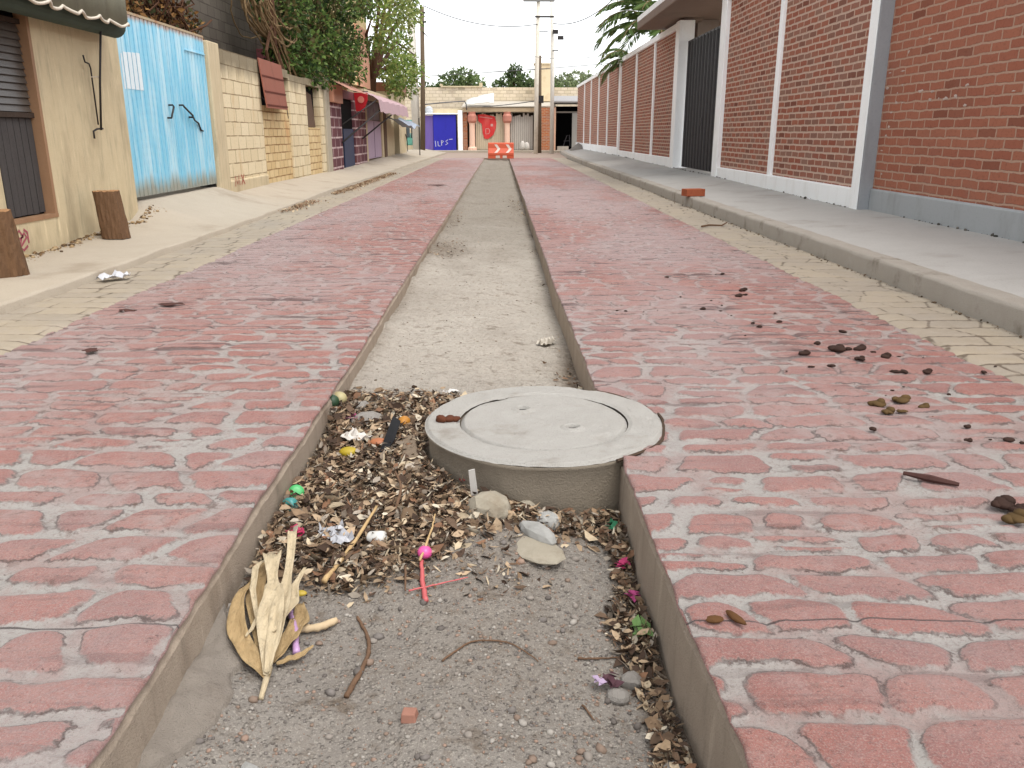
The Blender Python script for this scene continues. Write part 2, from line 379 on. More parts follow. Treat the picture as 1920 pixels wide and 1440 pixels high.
ROAD, YEL, DIRT = mat_road(), mat_yellow(), mat_dirt()
CONC_WALK_L = mat_concrete('warm pavement concrete', (224, 210, 190), (206, 192, 172), (172, 154, 132), 1.2, .6, .5, .6, K=1.78)
CONC_WALK_R = mat_concrete('pale pavement concrete', (206, 203, 197), (190, 186, 179), (164, 156, 146), 1.1, .6, .5, K=1.42)
CONC_KERB = mat_concrete('worn kerb concrete', (184, 174, 161), (200, 192, 180), (134, 122, 106), 3.2, .8, .6, 1., K=1.4)
CONC_SIDE = mat_concrete('formed slab edge', (184, 168, 150), (160, 144, 128), (122, 104, 86), 3.2, .75, .6, 1., True, K=1.15)
CONC_RING = mat_concrete('pale cast concrete', (224, 220, 212), (202, 196, 187), (170, 159, 144), 3.0, .75, .7, 1., K=1.75)
CONC_CHAMBER = mat_concrete('brown grey cast concrete', (166, 154, 136), (146, 134, 118), (110, 100, 88), 2.4, .6, .5, .8, K=1.5)  # browner and darker tone than the ring top

# ------------------------------------------------------------------ setting: ground, road, strips, pavements, trench
XL, XR = -.715, .405
MC = (.16, 2.965); MR = .447                         # the manhole ring
def ysteps(a, b):
    y = [a]
    while y[-1] < b: y.append(y[-1] + (.011 if y[-1] < 3.2 else .016 if y[-1] < 6 else .026 if y[-1] < 12 else .045 if y[-1] < 22 else .08))
    return np.array(y)
def edge_l(y): return XL + .006 * vn(y * .5, y * 0, 3) + .002 * vn(y * 7, y * 0, 4) - .006 * np.exp(-(y - 2.6) ** 2)
def edge_r(y): return XR + .006 * vn(y * .5, y * 0, 5) + .002 * vn(y * 8, y * 0, 6) + .025 * np.exp(-((y - 1.1) / .5) ** 2) - .012 * sstep(y, 3.6, 6)
CUTS_Y = [1.62, 4.6, 7.6, 10.5, 13.5, 16.4, 19.5, 22.4, 25.5, 28.4, 31.4, 34.3]
def slab(name, inner, outer, y0, y1, dx, seed, rows, lens, joint, mats, depth, inner_left, skirt=True, warp=.016, cuts=True, slant=.5, split=.14):
    ys = ysteps(y0, y1); n = int(abs(outer - (XL if not inner_left else XR)) / dx) if skirt else int(abs(outer - inner) / dx)
    t = np.linspace(0, 1, n)
    xi = inner(ys)[:, None] if callable(inner) else np.full((len(ys), 1), inner)
    YY = np.repeat(ys[:, None], n, 1); XX = xi + (outer - xi) * t[None, :]
    d, ce = stones(XX, YY, rows, lens, joint, seed, warp, rad=.04 if skirt else .012, slant=slant, split=split)
    cut = np.zeros_like(XX)
    if False:
        for c in CUTS_Y: cut = np.maximum(cut, 1 - sstep(np.abs(YY - c + .012 * vn(XX * 1.2, YY * 0, 9)), .003, .008 + .0012 * c))
    h = -depth * (1 - sstep(d, -.01, .02)) + .004 * vn(XX * 5, YY * 5, seed + 7) + .0022 * vn(XX * 24, YY * 24, seed + 8) + .0012 * vn(XX * 60, YY * 60, seed + 9)
    h = h - .01 * cut + .005 * vn(XX * .7, YY * .7, seed + 11)
    if skirt: h[:, -1] -= .012
    else: h[:, 0] -= .014; h[:, 1] -= .003; h[:, -1] -= .02; XX[:, 0] += .02 * np.sign(XX[:, 0] - XX[:, 1])
    inm = np.hypot(XX - MC[0], YY - MC[1]) < MR - .012
    h = np.where(inm, -.05, h)
    cols = []
    if skirt:
        ex = xi[:, 0]; sgn = 1 if inner_left is False else -1     # which way the trench lies
        rough = .002 * vn(ys * 6, ys * 0, seed + 20)
        add = []
        chip = .0035 * vn(ys * 26, ys * 0, seed + 21) + .006 * np.clip(vn(ys * 5, ys * 0, seed + 22) - .35, 0, 1)
        for ox, oz in ((.012, -.34), (.006, -.036), (-.004, -.022), (.006, -.009)):
            add.append((ex + sgn * (ox + rough - (chip if oz > -.03 else 0)), np.full(len(ys), oz) if oz < -.1 else h[:, 0] * .3 + oz - (.3 * chip if oz > -.03 else 0)))
        XX = np.concatenate([np.stack([a[0] for a in add], 1), XX], 1); h = np.concatenate([np.stack([a[1] for a in add], 1), h], 1)
        YY = np.repeat(ys[:, None], XX.shape[1], 1)
        d = np.concatenate([np.full((len(ys), 4), .03), d], 1); ce = np.concatenate([ce[:, :1]] * 4 + [ce], 1); cut = np.concatenate([np.zeros((len(ys), 4)), cut], 1)
        fl = (0, 1)
    else: fl = ()
    if (XX[0, -1] < XX[0, 0]):
        XX, YY, h, d, ce, cut = [a[:, ::-1] for a in (XX, YY, h, d, ce, cut)]
        if fl: fl = (XX.shape[1] - 2, XX.shape[1] - 3)
    me = grid_mesh(name, XX, YY, h, dict(sdf=d, cell=ce, cut=cut), flatcols=fl)
    return tag(link(name, me, mats), kind='structure')
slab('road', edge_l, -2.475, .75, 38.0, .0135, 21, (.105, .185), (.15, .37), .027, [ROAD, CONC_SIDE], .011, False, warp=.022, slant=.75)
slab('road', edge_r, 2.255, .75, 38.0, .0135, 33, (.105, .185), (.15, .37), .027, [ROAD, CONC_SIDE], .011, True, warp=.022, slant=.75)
slab('paving_strip', -2.477, -3.16, .75, 38.0, .02, 45, (.16, .21), (.26, .40), .010, [YEL], .007, True, False, .006, False, .25, 0)
slab('paving_strip', 2.257, 2.86, .75, 38.0, .02, 57, (.16, .21), (.26, .40), .010, [YEL], .007, True, False, .006, False, .6, 0)

# ground sheet to the horizon, and the cross street at the end
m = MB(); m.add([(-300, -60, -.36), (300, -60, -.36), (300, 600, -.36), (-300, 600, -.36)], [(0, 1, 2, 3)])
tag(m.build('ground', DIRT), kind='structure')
CROSS = mat_concrete('dusty cross street', (206, 186, 168), (196, 172, 158), (180, 150, 130), .5, .5, .3, K=1.9)
m = MB(); m.box(-30, 30, 38.0, 49.2, -.34, -.004)
tag(m.build('road', CROSS), kind='structure')
m = MB(); m.box(-12, 14, 48.6, 50.3, -.3, .1)
tag(m.build('pavement', CONC_WALK_L, bev=.02), kind='structure')

# trench floor
def floor_z(x, y):
    z = np.interp(y, [.5, 1.5, 2.0, 2.6, 3.3, 3.9, 6, 12, 38], [-.215, -.205, -.185, -.165, -.135, -.125, -.12, -.105, -.075])
    u = (x - XL) / (XR - XL)
    z = z + .03 * np.exp(-((x - XL) / .16) ** 2) * (1 + .6 * vn(y * 3, y * 0, 2)) - .045 * sstep(u, .5, 1) * (1 - .6 * sstep(y, 6, 14))
    z = z + .012 * vn(x * 2.3, y * 2.3, 1) + .008 * vn(x * 7, y * 7, 2) + .004 * vn(x * 19, y * 19, 3) + .0025 * vn(x * 47, y * 47, 4)
    z = z + .05 * np.exp(-(((x + .28) / .30) ** 2 + ((y - 2.75) / .42) ** 2)) + .035 * np.exp(-(((x - .06) / .2) ** 2 + ((y - 2.3) / .16) ** 2))
    return z
def fz(x, y): return float(floor_z(np.array([float(x)]), np.array([float(y)]))[0])
ys = ysteps(.6, 38.3); xs = np.linspace(XL - .05, XR + .06, 90)
XX, YY = np.meshgrid(xs, ys)
FLOOR = (XX, YY)
m = MB(); m.box(XL - .02, XR + .02, 38.2, 38.6, -.34, -.006); tag(m.build('trench_end', CONC_SIDE), kind='structure')

# left pavement: low at the kerb, rising to the house walls, ramped up to the blue gate
def left_base(y): return np.interp(y, [0, 6.7, 7.6, 9.2, 9.6, 12.2, 12.9, 15, 22, 30, 46], [.04, .045, .06, .14, .31, .31, .19, .2, .17, .26, .25])
def left_kerb_x(y): return np.interp(y, [0, 5, 12, 16, 22, 30, 37, 46], [-2.98, -2.98, -3.08, -3.05, -3.03, -3.0, -2.95, -2.9])
ys = np.arange(1, 46.2, .08); t = np.concatenate([[0, .0], np.linspace(0, 1, 40)])
kx = left_kerb_x(ys)[:, None] + .02 * vn(ys * 1.6, ys * 0, 8)[:, None]; XX = kx + (-4.6 - kx) * t[None, :]; YY = np.repeat(ys[:, None], len(t), 1)
hb = left_base(ys)[:, None]; w = np.clip((kx - XX) / (kx + 4.0), 0, 1.3)
kh = .055 + .02 * sstep(ys, 13, 16)[:, None] - .012 * np.exp(-((ys - 10.8) / 2.0) ** 2)[:, None]
ZZ = kh + (hb - kh) * np.clip(w, 0, 1) ** 1.4 + .004 * vn(XX * 2, YY * 1.5, 5) + .003 * vn(XX * 9, YY * 9, 6)
ZZ[:, 0] = -.1; ZZ[:, 1] -= .012; XX[:, 0] += .012; XX[:, 1] += .008
tag(link('pavement', grid_mesh('pavement', XX[:, ::-1], YY[:, ::-1], ZZ[:, ::-1]), CONC_WALK_L), kind='structure')

# right kerb and pavement
def right_kerb_x(y): return np.interp(y, [0, 5, 12, 30, 40, 47], [2.805, 2.805, 2.79, 2.82, 3.02, 3.25])
ys = np.arange(.8, 47, .06)
def strip(name, x0, x1, nx, zf, mat):
    t = np.linspace(0, 1, nx); a = x0(ys)[:, None]; b = x1(ys)[:, None]; XX = a + (b - a) * t; YY = np.repeat(ys[:, None], nx, 1); ZZ = zf(XX, YY, t)
    return XX, YY, ZZ
XX, YY, ZZ = strip('kerb', lambda y: right_kerb_x(y) + .008 * vn(y * 2, y * 0, 1), lambda y: right_kerb_x(y) + .17, 8, lambda X, Y, t: .142 + .0 * X + .005 * vn(X * 12, Y * 5, 2) + .003 * vn(X * 30, Y * 22, 4), CONC_KERB)
ch = .004 * vn(YY[:, 0] * 6, YY[:, 0] * 0, 12) + .012 * np.clip(vn(YY[:, 0] * 2.3, YY[:, 0] * 0, 13) - .25, 0, 1)
XX = np.concatenate([XX[:, :1] - .012, XX[:, :1] - .004 + ch[:, None], XX[:, :1] + .008 + ch[:, None], XX[:, 1:]], 1); YY = np.repeat(ys[:, None], XX.shape[1], 1)
ZZ = np.concatenate([np.full((len(ys), 1), -.08), ZZ[:, :1] - .022 - ch[:, None], ZZ[:, :1] - .004 - .5 * ch[:, None], ZZ[:, 1:]], 1)
tag(link('kerb', grid_mesh('kerb', XX, YY, ZZ), CONC_KERB), kind='structure')
def rb(y): return np.interp(y, [0, 10, 17, 22, 30, 47], [.175, .18, .235, .24, .28, .3])
XX, YY, ZZ = strip('pavement', lambda y: right_kerb_x(y) + .174, lambda y: 4.6 + 0 * y, 34, lambda X, Y, t: .138 + (rb(Y) - .138) * np.clip(t * 1.25, 0, 1) + .004 * vn(X * 3, Y * 1.2, 3) + .002 * vn(X * 11, Y * 11, 5), CONC_WALK_R)
for c in (2.2, 5.3, 8.35, 11.5, 14.6, 17.7, 21, 24, 27, 30, 33.5, 37): ZZ -= .012 * (1 - sstep(np.abs(YY - c - .02 * vn(XX * 2, YY * 0, 4)), .005, .045))
tag(link('pavement', grid_mesh('pavement', XX, YY, ZZ), CONC_WALK_R), kind='structure')

# ------------------------------------------------------------------ more materials
WHITE = mat_paint('weathered white paint', (232, 234, 234), (190, 187, 180), .3, K=.82)
GREYBLUE = mat_paint('blue grey plinth paint', (172, 176, 178), (138, 138, 136), .5)
GREYSIDE = mat_paint('grey cement render', (158, 162, 166), (128, 130, 132), .4)
TAN = mat_concrete('tan cement render', (208, 193, 160), (188, 171, 138), (152, 138, 112), 2.0, .8, .5, .9, True, K=.93)
TANP = mat_concrete('tan concrete post', (216, 200, 168), (200, 182, 148), (150, 126, 96), 1.2, .5, .4, .6, True)
JAMB = mat_paint('brown rendered jamb', (158, 122, 92), (120, 88, 66), .4)
SLAT = mat_wood('grey weathered slats', (92, 88, 86), (66, 62, 62))
DARKWOOD = mat_wood('dark brown frame wood', (84, 70, 60), (58, 48, 42))
GLASS = mat_paint('dusty louvre glass', (88, 82, 76), (62, 58, 54), .6, .3, .4)
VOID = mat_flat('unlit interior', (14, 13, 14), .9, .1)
BRICK_R = mat_brick('red brick courses', (160, 97, 78), (174, 110, 88), (228, 196, 176), ms=.015, pale=(158, 120, 104))
BRICK_N = mat_brick('house brick courses', (164, 102, 82), (176, 113, 90), (206, 168, 146), .29, .0905, .012, .016, .25, pale=(172, 112, 90))
BLOCK = mat_block('cream concrete blocks', (232, 216, 182), (220, 202, 166), (150, 130, 100), stain=(186, 138, 80), dark_top=2.02)
BLOCK_IN = mat_block('ochre infill blocks', (226, 202, 156), (212, 184, 136), (150, 118, 80), .3, .14, .012, (190, 120, 66))
BLOCK_DK = mat_block('shade darkened grey blocks', (112, 104, 94), (98, 90, 82), (80, 72, 66), .4, .2, .01, (70, 60, 50))  # dark block colour carries the shade this rear wall stands in
RUST = mat_paint('rusty red sheet', (142, 88, 72), (108, 64, 52), .5, .75, .2)
BOARD = mat_wood('brown grey board', (120, 96, 80), (92, 72, 58))
BARK = mat_wood('split log bark', (132, 100, 72), (74, 54, 40), (16, 16, 1.6))
LOGTOP = mat_wood('sawn log top', (170, 130, 92), (146, 108, 74), (3, 3, 3))
IRON = mat_flat('dark iron', (46, 40, 38), .6, .4)
BLACKSHEET = mat_flat('black gate paint', (38, 33, 34), .5, .45)
CANVAS = mat_paint('grey green awning canvas', (124, 122, 106), (96, 96, 84), .5, .9, .1, 3.)
CANVAS_DK = mat_paint('dark green canvas', (78, 88, 80), (58, 64, 58), .4, .9, .1)
CREAMTRIM = mat_flat('cream awning trim', (240, 228, 210), .8, .2, .08)
SLABUNDER = mat_concrete('brown grey canopy soffit', (150, 132, 120), (140, 122, 110), (118, 104, 94), .7, .4, .3, .3)

def mat_gate():
    m = M('sky blue gate paint', .45, .4); x, y, z = m.xyz(m.P)
    n1 = m.noise(m.scale(m.P, 1, 2.2, .35), 2.6, 5, .6); n2 = m.noise(m.P, 40, 5, .65); n3 = m.noise(m.scale(m.P, 1, 9, .5), 3, 4)
    c = m.mix(m.mr(n1, .4, .66), s(128, 194, 220, 1.0), s(176, 214, 228, 1.0)); c = m.mix(m.mr(n3, .5, .8, 0, .5), c, s(116, 190, 214, 1.0))
    low = m.m('SUBTRACT', 1., m.mr(m.m('ADD', z, m.m('MULTIPLY', n1, -.35)), .2, .42))
    c = m.mix(m.m('MULTIPLY', low, .85), c, s(150, 140, 116)); top = m.mr(m.m('ADD', z, m.m('MULTIPLY', n3, .12)), 2.27, 2.34); c = m.mix(m.m('MULTIPLY', top, .8), c, s(176, 120, 70))
    c = m.mix(m.mr(n2, .58, .78, 0, .45), c, s(190, 214, 220)); m.bump(n2, .003, .4)
    return m.out(c)
GATEBLUE = mat_gate()
LEAFLITTER = mat_attr('dry leaf litter', .85)
FOLIAGE = mat_attr('live foliage', .5, .45)

def quad_leaves(name, mat, parent, pos, nor_dir, size, cols, aspect=.55, fold=.25):
    """many small folded leaves in one mesh, vectorised; pos (n,3), nor_dir (n,3) leaf axis, size (n,), cols (n,3)"""
    n = len(pos); a = nor_dir / np.linalg.norm(nor_dir, axis=1, keepdims=True)
    r = nr.normal(size=(n, 3)); b = np.cross(a, r); b /= np.linalg.norm(b, axis=1, keepdims=True) + 1e-9; c = np.cross(a, b)
    L = size[:, None]; W = L * aspect * .5
    pts = np.stack([pos, pos + a * L * .5 + b * W + c * W * fold, pos + a * L, pos + a * L * .5 - b * W + c * W * fold], 1)
    v = pts.reshape(-1, 3).astype(np.float32); q = np.arange(n * 4).reshape(n, 4)
    f = np.concatenate([q[:, [0, 1, 2]], q[:, [0, 2, 3]]]).astype(np.int32)
    me = bpy.data.meshes.new(name); me.vertices.add(len(v)); me.vertices.foreach_set('co', v.ravel())
    me.loops.add(f.size); me.loops.foreach_set('vertex_index', f.ravel()); me.polygons.add(len(f))
    me.polygons.foreach_set('loop_start', np.arange(0, f.size, 3, dtype=np.int32)); me.polygons.foreach_set('loop_total', np.full(len(f), 3, dtype=np.int32))
    me.update(calc_edges=True)
    at = me.attributes.new('tint', 'FLOAT_COLOR', 'POINT'); cc = np.concatenate([np.repeat(cols, 4, 0), np.ones((n * 4, 1))], 1).astype(np.float32); at.data.foreach_set('color', cc.ravel())
    return link(name, me, mat, parent)

def srgb(cols, k=1.55): return np.array([s(*c, k)[:3] for c in cols])
def crown(name, parent, blobs, per, size, cols, shell=.55, droop=.25, k=1.5):
    P_ = []; D = []; Sz = []; Cc = []; cols = srgb(cols, k)
    for (cx, cy, cz, r) in blobs:
        n = int(per * r * r); d = nr.normal(size=(n, 3)); d /= np.linalg.norm(d, axis=1, keepdims=True)
        rad = r * (shell + (1 - shell) * nr.random(n) ** .6) * (1 + .22 * nr.normal(size=n) * .6)
        P_.append(np.array([cx, cy, cz]) + d * rad[:, None] * np.array([1, 1, .85])); dd = d + nr.normal(size=(n, 3)) * .8; dd[:, 2] -= droop; D.append(dd)
        Sz.append(size * nr.uniform(.6, 1.35, n)); w = nr.random(len(cols)) + .05; w /= w.sum()
        base = cols[nr.choice(len(cols), n, p=w)] * nr.uniform(.75, 1.25, (n, 1)) * nr.uniform(.75, 1.2); Cc.append(base)
    return quad_leaves(name, FOLIAGE, parent, np.concatenate(P_), np.concatenate(D), np.concatenate(Sz), np.clip(np.concatenate(Cc), 0, 1), .6)

def ribbon(mb, pts, w, nrm):
    """flat painted stroke of width w along pts lying on a plane with normal nrm"""
    nrm = Vector(nrm); pts = [Vector(p) for p in pts]; v = []; f = []
    for i, p in enumerate(pts):
        d = (pts[min(i + 1, len(pts) - 1)] - pts[max(i - 1, 0)]).normalized(); sd_ = d.cross(nrm).normalized() * w / 2
        v += [p - sd_, p + sd_]
    for i in range(len(pts) - 1): f.append((2 * i, 2 * i + 1, 2 * i + 3, 2 * i + 2))
    mb.add(v, f)

# ------------------------------------------------------------------ left side: tan house with its shuttered opening
t = thing('house', (-4.4, 7, 0), 'tan cement rendered house front with a narrow dark slatted opening, at the near left', 'house')
m = MB()
m.box(-4.5, -4.0, 3.2, 6.93, -.1, 3.3).box(-4.5, -4.0, 7.68, 9.42, -.1, 3.3).box(-4.5, -4.0, 6.93, 7.68, -.1, .345).box(-4.5, -4.0, 6.93, 7.68, 2.02, 3.3)
wall = m.build('wall', TAN, t, bev=.012)
m = MB(); m.box(-4.2, -3.997, 7.655, 7.70, .33, 2.03).box(-4.2, -3.994, 6.93, 7.70, .318, .352); m.build('jamb', JAMB, t)
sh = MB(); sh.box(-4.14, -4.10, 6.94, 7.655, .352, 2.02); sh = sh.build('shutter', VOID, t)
m = MB(); y = 6.965
while y < 7.63:
    m.box(-4.10, -4.075 + rng.uniform(-.004, .004), y, y + .087, .36 + rng.uniform(0, .01), 1.165); y += .098
m.build('slat', SLAT, sh)
m = MB(); m.box(-4.10, -4.05, 6.94, 7.655, 1.168, 1.21).box(-4.10, -4.052, 7.11, 7.15, 1.211, 1.92).box(-4.10, -4.05, 6.94, 7.655, 1.921, 1.96); m.build('mullion', DARKWOOD, sh)
m = MB()
for z in np.arange(1.22, 1.91, .058): m.hexa([(-4.095, 7.152, z), (-4.062, 7.152, z - .004), (-4.062, 7.65, z - .004), (-4.095, 7.65, z), (-4.088, 7.152, z + .062), (-4.083, 7.152, z + .058), (-4.083, 7.65, z + .058), (-4.088, 7.65, z + .062)])
m.build('louvre', GLASS, sh)
m = MB(); PINK = mat_flat('magenta spray paint', (196, 104, 118), .8, .2)
for pts in ([(7.0, .12), (7.05, .2), (7.1, .24), (7.13, .2), (7.08, .17), (7.02, .13), (7.06, .1), (7.13, .13)], [(7.0, .24), (7.03, .27), (7.08, .21), (7.02, .2)], [(7.1, .27), (7.15, .24), (7.15, .15)]):
    ribbon(m, [(-3.996, a, b) for a, b in pts], .022, (1, 0, 0))
m.build('painted_mark', PINK, t)

# awning over it: fabric roll, sloping cover, scalloped valance, drop rod and crank
t = thing('awning', (-4, 8, 2.1), 'grey green fabric awning with a scalloped cream edge on the tan house', 'awning')
m = MB(); pr = [(.115 * math.cos(a), .105 * math.sin(a)) for a in np.linspace(0, 2 * math.pi, 20)[:-1]]
m.prism([(-3.86 + a, 2.06 + b) for a, b in pr], 'y', 5.2, 9.06); m.build('fabric_roll', CANVAS_DK, t, smooth=False)
m = MB(); ysv = np.linspace(5.6, 8.93, 90); top = []; v = []; f = []
for i, y in enumerate(ysv):
    wob = .018 * math.sin(y * 13) + .01 * math.sin(y * 29 + 1); sc_ = 2.075 - .045 * abs(math.sin((y - 5.6) * math.pi / .30)) ** .8
    v += [(-4.0, y, 2.86 + .3 * wob), (-3.70, y, 2.47 + wob), (-3.675 + wob * .8, y, 2.30), (-3.68 + wob, y, sc_)]
for i in range(len(ysv) - 1):
    for k in range(3): f.append((i * 4 + k, i * 4 + k + 1, (i + 1) * 4 + k + 1, (i + 1) * 4 + k))
m.add(v, f); o = m.build('canopy', CANVAS, t, smooth=True); sm = o.modifiers.new('thick', 'SOLIDIFY'); sm.thickness = .004
m = MB(); m.tube([(-3.672 + (.018 * math.sin(y * 13) + .01 * math.sin(y * 29 + 1)), y, 2.075 - .045 * abs(math.sin((y - 5.6) * math.pi / .30)) ** .8) for y in ysv], .014, 6); m.build('edge_trim', CREAMTRIM, t, smooth=True)
m = MB(); m.tube([(-3.8, 8.62, 2.02), (-3.88, 8.62, 1.5), (-3.93, 8.62, 1.07)], .011, 8).tube([(-3.95, 8.50, 1.75), (-3.95, 8.52, 1.69), (-3.95, 8.6, 1.68), (-3.95, 8.62, 1.64), (-3.95, 8.62, 1.12)], .008, 6).tube([(-3.93, 8.66, 1.085), (-3.94, 8.56, 1.08), (-3.95, 8.5, 1.06), (-3.95, 8.5, .99)], .010, 6)
m.build('crank_rod', IRON, t, smooth=True)
m = MB(); m.tube([(-3.95, 8.60, 1.56), (-3.89, 8.63, 1.565), (-3.93, 8.72, 1.55)], .005, 5); m.build('tie_string', CREAMTRIM, t)

def log(loc, r, h, lean, label, seed, az):
    t = thing('log_stump', loc, label, 'log', None); g = random.Random(seed); n = 40; v = []; f = []; prof = [1 + .05 * math.sin(3 * a + seed) + .04 * math.sin(5 * a + 2 * seed) + g.uniform(-.025, .025) for a in np.linspace(0, 2 * math.pi, n, False)]
    prof[33] *= .95; prof[34] *= .97; lv = 9
    for j in range(lv):
        z = h * j / (lv - 1); rr = r * (1.06 - .08 * j / (lv - 1))
        for k in range(n):
            a = 2 * math.pi * k / n + .05 * j / lv; q = rr * prof[k] * (1 + .03 * math.sin(k * 3.1 + j * .7) + .02 * math.sin(k * 1.3 + j * 1.9) + g.uniform(-.012, .012)); zz = z + (g.uniform(-.006, .006) if j in (0, lv - 1) else 0)
            v.append((loc[0] + q * math.cos(a) + lean[0] * z, loc[1] + q * math.sin(a) + lean[1] * z, loc[2] + zz))
    for j in range(lv - 1):
        for k in range(n): f.append((j * n + k, j * n + (k + 1) % n, (j + 1) * n + (k + 1) % n, (j + 1) * n + k))
    f.append(tuple(range(n))[::-1]); mb = MB(); mb.add(v, f); mb.build('bark', BARK, t)
    mb = MB(); top = [v[(lv - 1) * n + k] for k in range(n)]; c = (loc[0] + lean[0] * h, loc[1] + lean[1] * h, loc[2] + h + .004); mb.add(top + [c], [(k, (k + 1) % n, n) for k in range(n)]); mb.build('cut_top', LOGTOP, t)
log((-3.70, 8.14, .075), .118, .44, (-.12, .05), 'brown log stump leaning on the tan wall below the awning crank', 3, 0)
log((-3.60, 6.10, .05), .135, .46, (-.10, -.03), 'brown log stump cut off by the left edge of the photo', 8, 0)

# blue gate
t = thing('gate', (-4.05, 10.9, .3), 'sky blue corrugated metal double gate with a white painted square', 'gate')
def ribbed(mb, x, y0, y1, z0, z1, per=.114, w=.03, dep=.05):
    ysl = [y0]; y = y0 + per * .5; prof = [(x, y0)]
    while y + w < y1:
        prof += [(x, y - w / 2), (x - dep, y - w / 4), (x - dep, y + w / 4), (x, y + w / 2)]; y += per
    prof.append((x, y1)); n = len(prof)
    v = [(p[0], p[1], z0) for p in prof] + [(p[0], p[1], z1) for p in prof] + [(x - .04, y0, z0), (x - .04, y1, z0), (x - .04, y0, z1), (x - .04, y1, z1)]
    f = [(i, i + 1, n + i + 1, n + i) for i in range(n - 1)] + [(2 * n, 2 * n + 1, 2 * n + 3, 2 * n + 2), (0, n, 2 * n + 2, 2 * n), (n - 1, 2 * n + 1, 2 * n + 3, 2 * n - 1)]
    f += [tuple(list(range(n, 2 * n)) + [2 * n + 3, 2 * n + 2])]
    mb.add(v, f)
gate_leaves = []
for y0, y1 in ((9.45, 10.885), (10.90, 12.27)):
    m = MB(); ribbed(m, -4.05, y0, y1, .355, 2.28); gate_leaves.append(m.build('leaf', GATEBLUE, t))
m = MB(); m.box(-4.10, -4.045, 9.44, 12.28, 2.283, 2.31); m.build('top_rail', mat_paint('rusting blue rail', (178, 160, 130), (166, 104, 60), .8), t)
m = MB(); m.box(-4.09, -4.036, 11.52, 12.26, 2.06, 2.075); m.build('crossbar', GATEBLUE, gate_leaves[1])
m = MB(); y = 9.61 - .0; m.box(-4.048, -4.0465, 9.565, 9.605, 1.50, 1.86)
k = 9.45 + .057
for i in range(1, 5): m.box(-4.0475, -4.046, k + (i - 0) * .114 + .01, k + (i + 1) * .114 - .01, 1.505, 1.875 + .006 * i)
m.build('white_square', mat_paint('thin white paint', (226, 236, 240), (190, 210, 220), .5), gate_leaves[0])
def d_handle(y, z0, z1, lean):
    mb = MB(); mb.tube([(-4.05, y, z1), (-4.0, y, z1), (-3.995, y + .02, z1 - .02), (-3.995, y + lean, z0 + .02), (-4.0, y + lean, z0), (-4.05, y + lean, z0)], .012, 6); return mb
d_handle(10.77, 1.22, 1.37, -.08).build('handle', IRON, gate_leaves[0]); 
mb = d_handle(11.12, 1.24, 1.38, .3); mb.tube([(-3.99, 11.40, 1.25), (-4.02, 11.55, 1.2), (-4.03, 11.7, 1.17), (-4.04, 11.8, 1.08), (-4.04, 11.88, 1.07)], .012, 5); mb.build('latch_chain', IRON, gate_leaves[1])
m = MB(); m.box(-4.3, -4.07, 9.42, 9.447, .2, 2.3).box(-4.3, -4.07, 12.272, 12.30, .2, 2.3); m.each('gate_frame', IRON, t)

# concrete block wall with two blocked up openings
t = thing('block_wall', (-4.1, 16, .1), 'cream concrete block wall with infilled openings between blue gate and maroon shop', 'wall')
m = MB(); m.box(-4.3, -4.03, 12.75, 14.88, 0, 2.21).box(-4.3, -4.03, 16.86, 18.32, 0, 2.12).box(-4.3, -4.03, 19.66, 20.05, 0, 2.12).box(-4.3, -4.03, 14.88, 16.86, 2.04, 2.18).box(-4.3, -4.03, 18.32, 19.66, 2.0, 2.14); m.each('blockwork', BLOCK, t)
m = MB(); m.box(-4.32, -4.0, 12.30, 12.76, 0, 2.26); m.build('post', TANP, t, bev=.015)
m = MB(); m.box(-4.32, -3.98, 20.05, 20.55, 0, 2.25); m.build('post', mat_concrete('pale grey post', (186, 176, 156), (170, 160, 142), (130, 118, 100), 1.2), t, bev=.015)
m = MB(); m.box(-4.28, -4.06, 14.89, 16.85, 0, 1.5).box(-4.28, -4.06, 18.33, 19.65, 0, 1.16); m.each('infill', BLOCK_IN, t)
m = MB(); m.box(-4.31, -4.0, 12.78, 14.86, 0, .36); m.build('plinth', TANP, t, bev=.02)
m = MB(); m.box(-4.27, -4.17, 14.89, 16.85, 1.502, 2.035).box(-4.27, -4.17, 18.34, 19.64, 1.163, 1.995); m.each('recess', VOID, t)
m = MB(); m.hexa([(-4.155, 18.36, 1.17), (-4.12, 18.36, 1.17), (-4.12, 19.5, 1.17), (-4.155, 19.5, 1.17), (-4.155, 18.4, 1.94), (-4.12, 18.4, 1.94), (-4.12, 19.2, 1.84), (-4.155, 19.2, 1.84)]); m.build('board', BOARD, t)
m = MB(); REDM = mat_flat('red stencil paint', (200, 104, 88), .8, .2)
for pts in ([(12.95, .27), (12.96, .42), (13.06, .30), (13.15, .43), (13.17, .28)], [(13.26, .28), (13.42, .43)], [(13.26, .43), (13.43, .28)]): ribbon(m, [(-3.996, a, b) for a, b in pts], .03, (1, 0, 0))
m.build('painted_mark', REDM, t)
t = thing('shutter', (-3.95, 15.6, 1.8), 'rust red sheet metal shutter propped open on the block wall', 'shutter')
m = MB(); m.hexa([(-3.91, 14.72, 1.45), (-3.89, 14.72, 1.45), (-3.89, 16.1, 1.45), (-3.91, 16.1, 1.45), (-4.02, 14.80, 2.24), (-4.0, 14.80, 2.24), (-4.0, 16.3, 2.23), (-4.02, 16.3, 2.23)]); m.build('sheet', RUST, t)
m = MB()
for a in (.06, .34, .66): 
    x = -3.89 - .11 * a; z = 1.45 + .78 * a; m.box(x - .003, x + .010, 14.73 + .08 * a, 16.1 + .19 * a, z - .012, z + .012)
m.each('seam', mat_flat('rust seam', (118, 60, 46), .8, .2), t)
